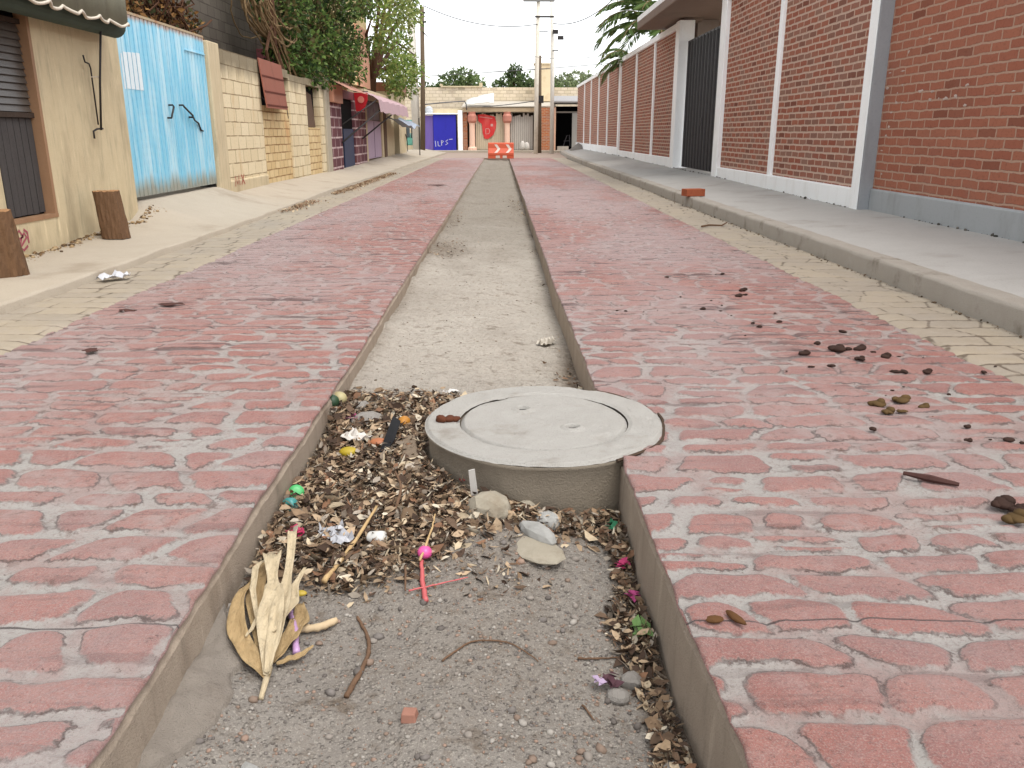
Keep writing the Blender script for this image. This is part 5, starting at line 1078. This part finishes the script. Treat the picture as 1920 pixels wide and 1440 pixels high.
# rocks and rubble lumps
RK = [mat_concrete('pale limestone', (206, 196, 176), (182, 170, 150), (150, 132, 108), 7., .6, .5, 1., K=1.2), mat_concrete('white grey stone', (212, 210, 204), (186, 184, 178), (150, 146, 138), 8., .5, .4, .9, K=1.3), mat_concrete('grey stone', (160, 154, 146), (136, 130, 124), (112, 104, 96), 6., .4, .4, .7)]
for (x, y, r, k, lab, sd_) in (
    (-.045, 2.46, (.085, .075, .062), 0, 'largest sandy rock in the litter before the manhole', 1), (.075, 2.52, (.045, .032, .028), 0, 'small sandy rock between the largest rock and manhole wall', 2),
    (.148, 2.44, (.045, .042, .036), 1, 'rounded pale grey rock under the manhole wall', 3), (.11, 2.32, (.085, .032, .036), 1, 'flat half moon shaped whitish rock lying nearest the camera of the pale rocks', 4),
    (.10, 2.25, (.11, .07, .018), 0, 'low crumbly sandy lump below the half moon rock', 5), (-.56, 3.28, (.075, .05, .04), 2, 'grey stone half buried in the litter behind the white paper', 6),
    (-.60, 3.44, (.05, .035, .03), 2, 'small grey stone at the back edge of the litter', 7), (.316, 1.72, (.035, .03, .024), 2, 'grey stone among leaves by the right slab edge', 8),
    (.274, 1.67, (.03, .024, .02), 2, 'grey pebble just left of the stone by the right slab', 9), (-.50, 1.37, (.05, .025, .02), 1, 'white flat stone at the bottom edge on the left', 10),
    (.364, 1.42, (.034, .03, .024), 2, 'grey rounded stone at the bottom right among leaves', 11), (-.69, 2.22, (.02, .018, .016), 2, 'small grey stone against the left slab above the husk', 12),
    (-.205, 1.555, (.018, .013, .013), 0, None, 13)):
    if lab is None: continue
    mb = MB(); rockmesh(mb, (x, y, fz(x, y) + r[2] * .35), r, sd_); o = mb.build('rock', RK[k]); tag(o, lab, 'rock')
mb = MB(); mb.hexa([(-.225, 1.54, fz(-.2, 1.55) - .004), (-.19, 1.535, fz(-.2, 1.55) - .004), (-.186, 1.572, fz(-.2, 1.55) - .004), (-.222, 1.575, fz(-.2, 1.55) - .004), (-.223, 1.542, fz(-.2, 1.55) + .02), (-.193, 1.54, fz(-.2, 1.55) + .02), (-.19, 1.568, fz(-.2, 1.55) + .018), (-.22, 1.57, fz(-.2, 1.55) + .018)])
tag(mb.build('brick_chip', mat_flat('brick chip', (176, 128, 110), .9, .1), bev=.003), 'small square reddish brick chip on the bare grey dirt', 'brick chip')
XX, YY = np.meshgrid(np.linspace(-.74, -.55, 30), np.linspace(1.25, 1.98, 80)); edge = -.635 + .035 * vn(YY * 4, YY * 0, 2) + .02 * vn(YY * 15, YY * 0, 3) - .09 * sstep(YY, 1.72, 1.95) - .08 * (1 - sstep(YY, 1.28, 1.5))
o = link('mortar_spill', grid_mesh('mortar_spill', XX, YY, np.where(XX < edge, floor_z(XX, YY) + .010 + .02 * sstep(-XX, .6, .72) + .005 * vn(XX * 40, YY * 40, 4) + .006 * vn(XX * 14, YY * 14, 6), floor_z(XX, YY) - .03)), mat_concrete('grey mortar spill', (164, 154, 142), (140, 130, 120), (116, 102, 90), 4., .7, .7, 1., K=1.2)); tag(o, 'broken edged mortar spill lying along the foot of the left slab', 'mortar')
mb = MB(); z0 = fz(.37, 2.66); mb.hexa([(.335, 2.66, z0), (.40, 2.645, z0), (.40, 2.675, z0), (.335, 2.69, z0), (.385, 2.66, z0 + .13), (.398, 2.655, z0 + .14), (.398, 2.68, z0 + .14), (.385, 2.685, z0 + .13)]); tag(mb.build('concrete_shard', RK[2], bev=.004), 'wedge shaped concrete shard stuck between manhole and right slab', 'shard')
mb = MB(); z0 = fz(-.335, 2.9) + .02; mb.hexa([(-.385, 3.02, z0 - .02), (-.33, 3.03, z0 - .02), (-.27, 2.68, z0 - .02), (-.345, 2.67, z0 - .02), (-.385, 3.02, z0 + .02), (-.335, 3.03, z0 + .024), (-.28, 2.68, z0 + .026), (-.34, 2.67, z0 + .018)]); tag(mb.build('plank', mat_wood('grey rotten plank', (140, 124, 106), (110, 94, 78), (9, 2, 9)), bev=.006), 'grey rotten plank end half buried in litter left of the manhole', 'plank')

# sticks and roots
TWIG = mat_wood('brown twig', (124, 96, 74), (94, 72, 56)); TWIGP = mat_wood('pale dry stalk', (206, 176, 130), (176, 144, 100))
def stick(name, pts, r, mat, label, cat='stick', lift=.006, taper=.5):
    P_ = [(x, y, fz(x, y) + lift + (q[0] if (q := rest) else 0)) for (x, y, *rest) in pts]; n = len(P_)
    # densify with a smooth curve
    out = []
    for i in range(n - 1):
        p0, p1, p2, p3 = [Vector(P_[max(0, min(n - 1, i + j))]) for j in (-1, 0, 1, 2)]
        for u in np.linspace(0, 1, 6, endpoint=False): out.append(.5 * ((2 * p1) + (p2 - p0) * u + (2 * p0 - 5 * p1 + 4 * p2 - p3) * u * u + (3 * p1 - p0 - 3 * p2 + p3) * u ** 3))
    out.append(Vector(P_[-1])); m_ = len(out)
    mb = MB(); mb.tube([p + Vector((rng.uniform(-.0012, .0012), rng.uniform(-.0012, .0012), rng.uniform(-.0008, .0008))) for p in out], [r * (1 - (1 - taper) * i / m_) * rng.uniform(.85, 1.15) for i in range(m_)], 7); o = mb.build(name, mat, smooth=True); return tag(o, label, cat)
stick('stick', [(-.36, 1.63), (-.345, 1.70), (-.333, 1.78), (-.345, 1.86), (-.382, 1.93)], .0075, TWIG, 'curved brown stick lying on bare dirt right of the purple plastic')
stick('stick', [(-.492, 2.05, .02), (-.445, 2.22, .03), (-.395, 2.41, .05)], .008, TWIGP, 'straight pale stalk across the litter beside the white cup')
stick('stick', [(-.518, 1.862, .008), (-.475, 1.872, .012), (-.43, 1.905, .01)], .011, mat_flat('pale bone colour', (222, 196, 158), .7, .2), 'short thick bone coloured stick beside the purple plastic', taper=.8)
stick('root', [(-.147, 1.75), (-.115, 1.79), (-.07, 1.825), (-.0, 1.825), (.05, 1.80), (.09, 1.77)], .003, TWIG, 'thin arched root on the bare dirt in the middle', 'root')
stick('twig', [(.19, 1.795), (.25, 1.80), (.30, 1.81)], .0032, TWIG, 'thin horizontal twig near the right slab edge', 'twig')
stick('twig', [(.185, 1.63), (.21, 1.59)], .0028, TWIG, 'tiny slanting twig on bare dirt right of centre', 'twig')
stick('twig', [(-.275, 2.13, .01), (-.265, 2.02, .006)], .004, TWIG, 'short upright looking twig left of the pink lollipop', 'twig')
stick('twig', [(-.235, 2.14, .02), (-.21, 2.25, .05), (-.205, 2.33, .06)], .004, TWIGP, 'pale twig rising behind the pink plastic cap', 'twig')
stick('twig', [(-.34, 2.42, .03), (-.33, 2.52, .05), (-.36, 2.62, .06)], .006, TWIG, 'grey twig in litter below the rotten plank', 'twig')
stick('twig', [(.02, 2.62, .02), (.15, 2.54, .02), (.32, 2.42, .015)], .004, TWIG, 'long thin twig along the foot of the manhole wall', 'twig')
m = MB(); m.tube([(2.30, 9.6, .02), (2.42, 9.75, .02), (2.55, 9.68, .022), (2.68, 9.95, .03)], [.012, .012, .01, .006], 6); tag(m.build('stick', TWIG), 'dry branch lying on the ochre strip below the loose brick', 'stick')

# rubbish
def lump(mb, c, r, n=14, m_=8):
    v = []; f = []
    for j in range(m_ + 1):
        th = math.pi * j / m_
        for k in range(n):
            a = 2 * math.pi * k / n; v.append((c[0] + r[0] * math.sin(th) * math.cos(a), c[1] + r[1] * math.sin(th) * math.sin(a), c[2] + r[2] * math.cos(th)))
    for j in range(m_):
        for k in range(n): f.append((j * n + k, j * n + (k + 1) % n, (j + 1) * n + (k + 1) % n, (j + 1) * n + k))
    mb.add(v, f)
def capm(name, c, r, h, col, label, tilt, az, lip=True):
    mb = MB(); mb.lathe((0, 0, 0), [(r * .9, 0), (r, .004), (r, h * .8), (r * .93, h), (r * .4, h * 1.08)], 20); rot = Matrix.Rotation(az, 3, 'Z') @ Matrix.Rotation(tilt, 3, 'X')
    mb.v = [tuple(rot @ Vector(p) + Vector(c)) for p in mb.v]; o = mb.build(name, mat_flat(name + ' ' + str(col[0]), col, .4, .5, .1), smooth=True); return tag(o, label, 'cap')
capm('bottle_top', (-.685, 2.56, fz(-.68, 2.56) + .03), .026, .022, (82, 196, 112), 'bright green plastic bottle cap against the left slab', 1.0, .3)
capm('bottle_top', (-.675, 2.47, fz(-.68, 2.47) + .022), .024, .03, (64, 150, 146), 'teal plastic cap just below the bright green one', 1.2, -.4)
capm('plastic_cup', (-.40, 2.285, fz(-.4, 2.28) + .03), .022, .05, (236, 234, 228), 'small white plastic cup lying by the pale stalk', 1.35, 1.2)
mb = MB(); lump(mb, (-.225, 2.185, fz(-.225, 2.185) + .024), (.022, .022, .02)); tag(mb.build('lollipop_head', mat_flat('hot pink plastic', (240, 96, 168), .35, .5, .1), smooth=True), 'hot pink round plastic cap above the crossed red strips', 'cap')
REDS = mat_flat('faded red straw', (216, 106, 106), .5, .4, .12)
stick('straw', [(-.231, 2.15, .012), (-.222, 2.07, .006), (-.205, 1.985, .003)], .006, REDS, 'flat faded red strip pointing towards the camera', 'straw', taper=1.3)
stick('straw', [(-.255, 2.015, .006), (-.18, 2.05, .008), (-.095, 2.082, .008)], .0028, REDS, 'thin red strip crossing the flat one sideways', 'straw', taper=.5)
PURP = mat_flat('lilac plastic', (206, 164, 208), .35, .5, .1)
stick('plastic_stick', [(-.563, 1.945, .012), (-.53, 1.86, .012), (-.506, 1.775, .008)], .008, PURP, 'lilac plastic stick with a wider foot between husk and curved stick', 'plastic stick', taper=1.2)
mb = MB(); mb.add([(-.432, 3.14, fz(-.43, 3.1) + .09), (-.40, 3.12, fz(-.43, 3.1) + .075), (-.405, 2.95, fz(-.43, 3.) + .05), (-.43, 2.86, fz(-.43, 2.9) + .03), (-.452, 2.88, fz(-.43, 2.9) + .03), (-.44, 3.0, fz(-.43, 3.) + .06)], [(0, 1, 2), (0, 2, 5), (5, 2, 3), (5, 3, 4)]); o = mb.build('plastic_scrap', mat_flat('black plastic', (24, 23, 25), .6, .2, .15)); o.modifiers.new('thick', 'SOLIDIFY').thickness = .004; tag(o, 'crumpled black plastic scrap standing beside the rotten plank', 'scrap')
def paper(name, c, w, d, amp, col, label, seed, cat='paper', rough=.6):
    g = np.random.default_rng(seed); XX, YY = np.meshgrid(np.linspace(-1, 1, 9), np.linspace(-1, 1, 8)); a = g.uniform(0, 3); u = XX * w; v = YY * d
    X = c[0] + u * math.cos(a) - v * math.sin(a) + .15 * w * g.normal(size=XX.shape) * .4; Y = c[1] + u * math.sin(a) + v * math.cos(a); Z = c[2] + amp * np.abs(g.normal(size=XX.shape)) * .6 + amp * .4 * np.abs(vn(XX * 2, YY * 2, seed))
    k = link(name, grid_mesh(name, X, Y, Z, smooth=False), mat_flat(name + str(seed), col, rough, .3, .1)); k.modifiers.new('thick', 'SOLIDIFY').thickness = .0015; return tag(k, label, cat)
paper('paper_scrap', (-.565, 3.05, fz(-.565, 3.05) + .035), .06, .04, .022, (232, 224, 214), 'crumpled white paper in the litter above the yellow fruit peel', 21)
paper('paper_scrap', (.27, 4.76, fz(.27, 4.76) + .006), .07, .035, .03, (216, 206, 190), 'pale crumpled paper on the bare floor beyond the manhole', 22)
paper('plastic_film', (-.50, 2.285, fz(-.5, 2.28) + .03), .055, .035, .02, (196, 196, 200), 'greyish clear plastic film in the litter left of the white cup', 23, 'film', .25)
paper('plastic_bag', (-2.86, 6.15, .012), .11, .06, .028, (222, 222, 226), 'flattened white plastic bag in the gutter below the log stumps', 24, 'bag', .35)
paper('paper_scrap', (-.24, 3.73, fz(-.24, 3.73) + .004), .04, .015, .01, (240, 236, 230), 'tiny white paper strip behind the manhole', 25)
mb = MB(); z0 = fz(-.09, 2.78); mb.hexa([(-.10, 2.475 + .28, z0 + .0), (-.078, 2.475 + .28, z0), (-.076, 2.76, z0), (-.10, 2.76, z0), (-.108, 2.50 + .24, z0 + .115), (-.088, 2.50 + .24, z0 + .12), (-.088, 2.745, z0 + .12), (-.108, 2.745, z0 + .115)])
for i, p in enumerate(mb.v): mb.v[i] = (p[0], p[1] - .22, p[2])
tag(mb.build('plastic_strip', mat_flat('white plastic strip', (226, 220, 212), .4, .4, .1)), 'white plastic strip standing upright against the manhole wall', 'strip')
def peel(c, r, col, label, name='fruit_peel', cat='peel'):
    mb = MB(); lump(mb, (c[0], c[1], fz(*c) + r[2] * .8 + .02), r); return tag(mb.build(name, mat_flat(label[:24], col, .5, .4, .3), smooth=True), label, cat)
peel((-.574, 2.925), (.036, .026, .02), (206, 178, 40), 'yellow fruit peel in the middle of the left litter')
peel((-.40, 3.24), (.026, .035, .022), (206, 140, 50), 'orange fruit peel near the back of the litter left of manhole')
peel((-.47, 2.99), (.034, .026, .016), (196, 120, 76), 'brownish orange peel right of the white paper')
peel((-.70, 3.43), (.035, .032, .03), (206, 192, 142), 'round pale lime half against the left slab at the back of the litter', 'fruit')
peel((-.735 + .02, 3.36), (.03, .03, .03), (54, 84, 56), 'dark green rind beside the pale lime half', 'fruit_rind', 'rind')
peel((-.545, 1.99), (.02, .011, .008), (206, 178, 66), 'small yellow scrap between husk top and stalk')
def petals(c, col, label, seed, r=.018):
    g = random.Random(seed); mb = MB(); z0 = fz(*c) + .022
    for k in range(7):
        a = g.uniform(0, 6.3); p = Vector((c[0] + g.uniform(-r, r), c[1] + g.uniform(-r, r), z0 + g.uniform(0, .014))); u = Vector((math.cos(a), math.sin(a), g.uniform(-.2, .7))) * r; w = Vector((-math.sin(a), math.cos(a), g.uniform(-.3, .3))) * r * .6
        mb.add([p - u, p + w + Vector((0, 0, r * .3)), p + u, p - w], [(0, 1, 2), (0, 2, 3)])
    o = mb.build('flower', mat_flat('petal ' + str(seed), col, .7, .2, .15)); o.modifiers.new('thick', 'SOLIDIFY').thickness = .001; return tag(o, label, 'flower')
petals((-.615, 2.285), (196, 60, 100), 'fallen crimson flower in the litter below the teal cap', 31, .022)
petals((.365, 2.22), (206, 70, 120), 'fallen magenta flower by the right slab, upper one', 32, .016)
petals((.375, 2.06), (198, 84, 140), 'fallen pink flower by the right slab, lower one', 33, .017)
petals((-.62, 3.27), (196, 90, 140), 'pink flower wreck in the back litter near the grey stone', 34, .022)
petals((-.12, 2.88 - .2), (150, 44, 50), 'dark red flower at the left foot of the manhole wall', 35, .022)
petals((.355, 1.89), (124, 160, 96), 'fresh green leaf cluster against the right slab', 36, .024)
petals((.365, 2.45), (60, 134, 96), 'small deep green leaf in the corner of manhole and right slab', 37, .018)
petals((.235, 1.70), (196, 172, 200), 'pale lilac petals on bare dirt near the right leaves', 38, .012)
petals((.265, 1.70), (96, 64, 72), 'dark purple withered flower beside the pale lilac petals', 39, .018)

# dry corn husk: several long curved papery blades from one stalk
t = thing('corn_husk', (-.6, 1.85, fz(-.6, 1.85)), 'big pale dried corn husk splayed against the foot of the left slab', 'husk')
HUSK = [mat_wood('cream dry husk', (212, 196, 166), (188, 168, 134), (40, 6, 40)), mat_wood('golden dry husk', (190, 164, 122), (160, 132, 92), (40, 6, 40))]
stem = (-.548, 1.665)
def blade(pts, wid, mat, lift):
    n = len(pts); mb = MB(); v = []; f = []; xs_ = np.interp(np.linspace(0, n - 1, 22), range(n), [p[0] for p in pts]); ys_ = np.interp(np.linspace(0, n - 1, 22), range(n), [p[1] for p in pts]); ws = np.interp(np.linspace(0, n - 1, 22), range(n), wid); ls = np.interp(np.linspace(0, n - 1, 22), range(n), lift)
    ker = np.array([.25, .5, .25])
    for a in (xs_, ys_, ws, ls): a[1:-1] = np.convolve(a, ker, 'valid')
    for i in range(22):
        d = Vector((xs_[min(i + 1, 21)] - xs_[max(i - 1, 0)], ys_[min(i + 1, 21)] - ys_[max(i - 1, 0)], 0)).normalized(); sd_ = Vector((d.y, -d.x, 0))
        for k in range(5):
            u = (k - 2) / 2; p = Vector((xs_[i], ys_[i], fz(xs_[i], ys_[i]) + ls[i] + .010)) + sd_ * u * ws[i] + Vector((0, 0, .6 * ws[i] * u * u + .004 * math.sin(i * 1.1 + k * 2) * ws[i] / .02)); v.append(p)
    for i in range(21):
        for k in range(4): f.append((i * 5 + k, i * 5 + k + 1, i * 5 + 6 + k, i * 5 + 5 + k))
    mb.add(v, f); o = mb.build('blade', mat, t, smooth=True); o.modifiers.new('thick', 'SOLIDIFY').thickness = .0015
blade([stem, (-.572, 1.80), (-.585, 1.90), (-.565 - .04, 1.96), (-.63, 2.06)], [.008, .034, .026, .012, .026], HUSK[0], [.012, .05, .06, .06, .07])
blade([stem, (-.555, 1.78), (-.56, 1.88), (-.575, 2.0), (-.59, 2.11), (-.60, 2.17)], [.006, .020, .022, .010, .012, .013], HUSK[0], [.02, .045, .06, .05, .06, .08])
blade([stem, (-.60, 1.71), (-.65, 1.78), (-.675, 1.88), (-.665, 1.97)], [.008, .022, .024, .016, .004], HUSK[1], [.004, .015, .02, .03, .04])
blade([stem, (-.595, 1.80), (-.645, 1.92), (-.655, 2.04), (-.63, 2.10)], [.008, .022, .024, .018, .006], HUSK[1], [.006, .02, .02, .03, .04])
blade([(-.55, 1.72), (-.53, 1.80), (-.515, 1.87), (-.535, 1.95)], [.01, .02, .024, .01], HUSK[1], [.006, .01, .012, .015])
blade([(-.54, 1.72), (-.50, 1.75), (-.47, 1.80)], [.006, .012, .003], HUSK[1], [.004, .006, .008])
blade([(-.60, 1.80), (-.64, 1.90), (-.665, 2.02), (-.645, 2.05)], [.004, .008, .009, .003], HUSK[0], [.03, .06, .05, .06])
blade([(-.62, 1.76), (-.60, 1.86), (-.61, 1.95)], [.003, .010, .004], HUSK[0], [.03, .045, .05])
blade([(-.56, 1.78), (-.53, 1.88), (-.55, 1.97), (-.54, 2.05)], [.004, .012, .010, .004], HUSK[0], [.05, .06, .05, .05])
mb = MB(); mb.tube([(-.545, 1.60, fz(-.545, 1.6) + .008), (-.548, 1.64, fz(-.548, 1.64) + .012), (-.552, 1.70, fz(-.55, 1.7) + .02)], [.006, .007, .009], 8); mb.build('stalk', HUSK[0], t, smooth=True)

# ------------------------------------------------------------------ dung dropped on the right lane
DUNG = mat_flat('dark brown dung', (66, 46, 38), .85, .2, .35); DUNG2 = mat_flat('olive brown dung', (104, 82, 52), .9, .15, .35)
dung = [(1.25, 6.21, .016), (1.37, 6.74, .006), (1.65, 6.34, .007), (1.71, 6.36, .014), (1.67, 5.65, .027), (1.58, 5.44, .025), (1.64, 5.49, .016), (1.19, 5.43, .01), (1.36, 5.29, .012), (1.4, 5.24, .007), (1.39, 5.14, .01), (1.25, 5.03, .02), (1.34, 4.97, .01), (1.37, 4.84, .008), (1.36, 4.87, .005), (.71, 4.99, .011), (.76, 4.97, .013), (.87, 4.97, .006), (.85, 4.87, .005), (.96, 5.0, .006), (1.65, 4.9, .011), (1.6, 4.66, .016), (1.44, 4.63, .013), (1.45, 4.54, .014), (1.31, 4.33, .008), (1.86, 4.4, .018), (1.63, 4.14, .021), (1.49, 3.94, .023), (1.68, 4.01, .034), (1.74, 4.02, .02), (1.8, 4.02, .03), (1.84, 3.96, .015), (1.86, 3.87, .026), (1.93, 3.88, .01), (2.04, 3.86, .007), (1.72, 3.83, .022), (1.54, 3.71, .018), (1.44, 3.7, .013), (1.3, 3.63, .008), (1.79, 3.61, .018), (1.83, 3.61, .018), (1.93, 3.6, .022), (2.19, 3.6, .015), (2.3, 3.7, .01), (1.41, 3.33, .009), (1.65, 3.33, .008), (1.72, 3.38, .007), (1.59, 3.26, .005), (1.86, 3.27, .011), (1.5, 3.13, .031), (1.62, 3.18, .031), (1.5, 3.04, .026), (1.56, 3.05, .016), (1.41, 3.13, .007), (1.67, 3.1, .022), (1.65, 2.99, .008), (1.42, 2.99, .005), (1.36, 2.85, .016), (1.72, 2.87, .015), (1.73, 2.74, .007), (1.79, 2.73, .018), (1.82, 2.7, .013), (1.65, 2.73, .016), (1.46, 2.20, .032), (1.49, 2.16, .026), (1.44, 2.10, .034)]
for i, (x, y, r) in enumerate(dung):
    mb = MB(); ob = (1.4 < x < 1.7 and 2.95 < y < 3.2) or y < 2.12; r *= .92 if r > .012 else .85
    rockmesh(mb, (x, y, r * .3), (r * rng.uniform(1.0, 1.7), r * rng.uniform(.8, 1.1), r * (.42 if ob or (y > 3.58 and y < 3.9) else .55)), 100 + i, n=2 if r > .012 else 1)
    if r > .009: rockmesh(mb, (x - r * rng.uniform(.3, .9), y + r * rng.uniform(-.5, .5), r * .25), (r * .7, r * .55, r * .4), 500 + i)
    if r > .02: rockmesh(mb, (x + r * .5, y + r * .2, r * .5), (r * .8, r * .7, r * .55), 300 + i)
    o = mb.build('dung', DUNG2 if ob else DUNG, smooth=True)
    zone = 'farthest up' if y > 5.8 else 'middle scatter' if y > 4.2 else 'dark row by the ochre strip' if y > 3.55 else 'olive cluster nearer the camera' if y > 2.9 else 'near the right photo edge' if y > 2.4 else 'clump cut by the right photo edge'
    size = 'large' if r > .02 else 'small' if r > .009 else 'tiny crumb of'
    tag(o, f'{size} {"olive brown" if ob else "dark brown"} dung on red paving, {zone}', 'dung', f'{size} dung pieces {zone}')
mb = MB()
for (dx, dy, r) in ((-.035, -.005, .022), (-.005, .0, .02), (.02, .004, .017), (-.004, .03, .014)): rockmesh(mb, (-.19 + dx, 2.945 + dy, .008 + r * .5), (r * 1.2, r, r * .7), int(900 + 100 * dx), n=2)
tag(mb.build('dung', mat_flat('reddish brown dung', (104, 60, 40), .85, .2, .4), smooth=True), 'reddish brown dung clump on the left rim of the manhole ring', 'dung')
# dead leaves and a smashed fruit on the paving
DEAD = mat_flat('dark dead leaf', (92, 62, 56), .85, .2, .3)
def flatleaf(x, y, w, d, label, seed, z=.006):
    g = random.Random(seed); mb = MB(); n = 12; v = [(x, y, z + .010)]
    for k in range(n): a = 2 * math.pi * k / n; q = g.uniform(.5, 1.1); v.append((x + w * q * math.cos(a), y + d * q * math.sin(a), z + g.uniform(-.004, .006)))
    mb.add(v, [(0, 1 + k, 1 + (k + 1) % n) for k in range(n)]); o = mb.build('dead_leaf', DEAD); o.modifiers.new('thick', 'SOLIDIFY').thickness = .003; tag(o, label, 'leaf')
flatleaf(-2.07, 5.21, .10, .05, 'long dark dead leaf on the left lane near the ochre strip', 41)
flatleaf(-2.28, 5.02, .06, .03, 'smaller dark leaf left of the long dead leaf', 44)
flatleaf(-2.05, 4.05, .045, .04, 'dark dead leaf on the left lane nearer the camera', 42)
flatleaf(-1.31, 17.76, .27, .12, 'dark dead branch tip far up the left lane', 43, .012)
m = MB(); m.tube([(1.27, 2.42, .012), (1.33, 2.37, .014), (1.40, 2.33, .011)], [.006, .012, .006], 6); tag(m.build('seed_pod', DEAD), 'brown seed pod lying on the right lane right of the manhole', 'seed pod')
m = MB(); rockmesh(m, (.47, 1.61, .008), (.022, .012, .008), 77); rockmesh(m, (.52, 1.615, .008), (.034, .010, .008), 78); tag(m.build('dead_leaf', mat_flat('brown leaf crumbs', (110, 78, 50), .9, .1, .3)), 'brown leaf crumbs on the saw cut joint of the right lane', 'leaf')
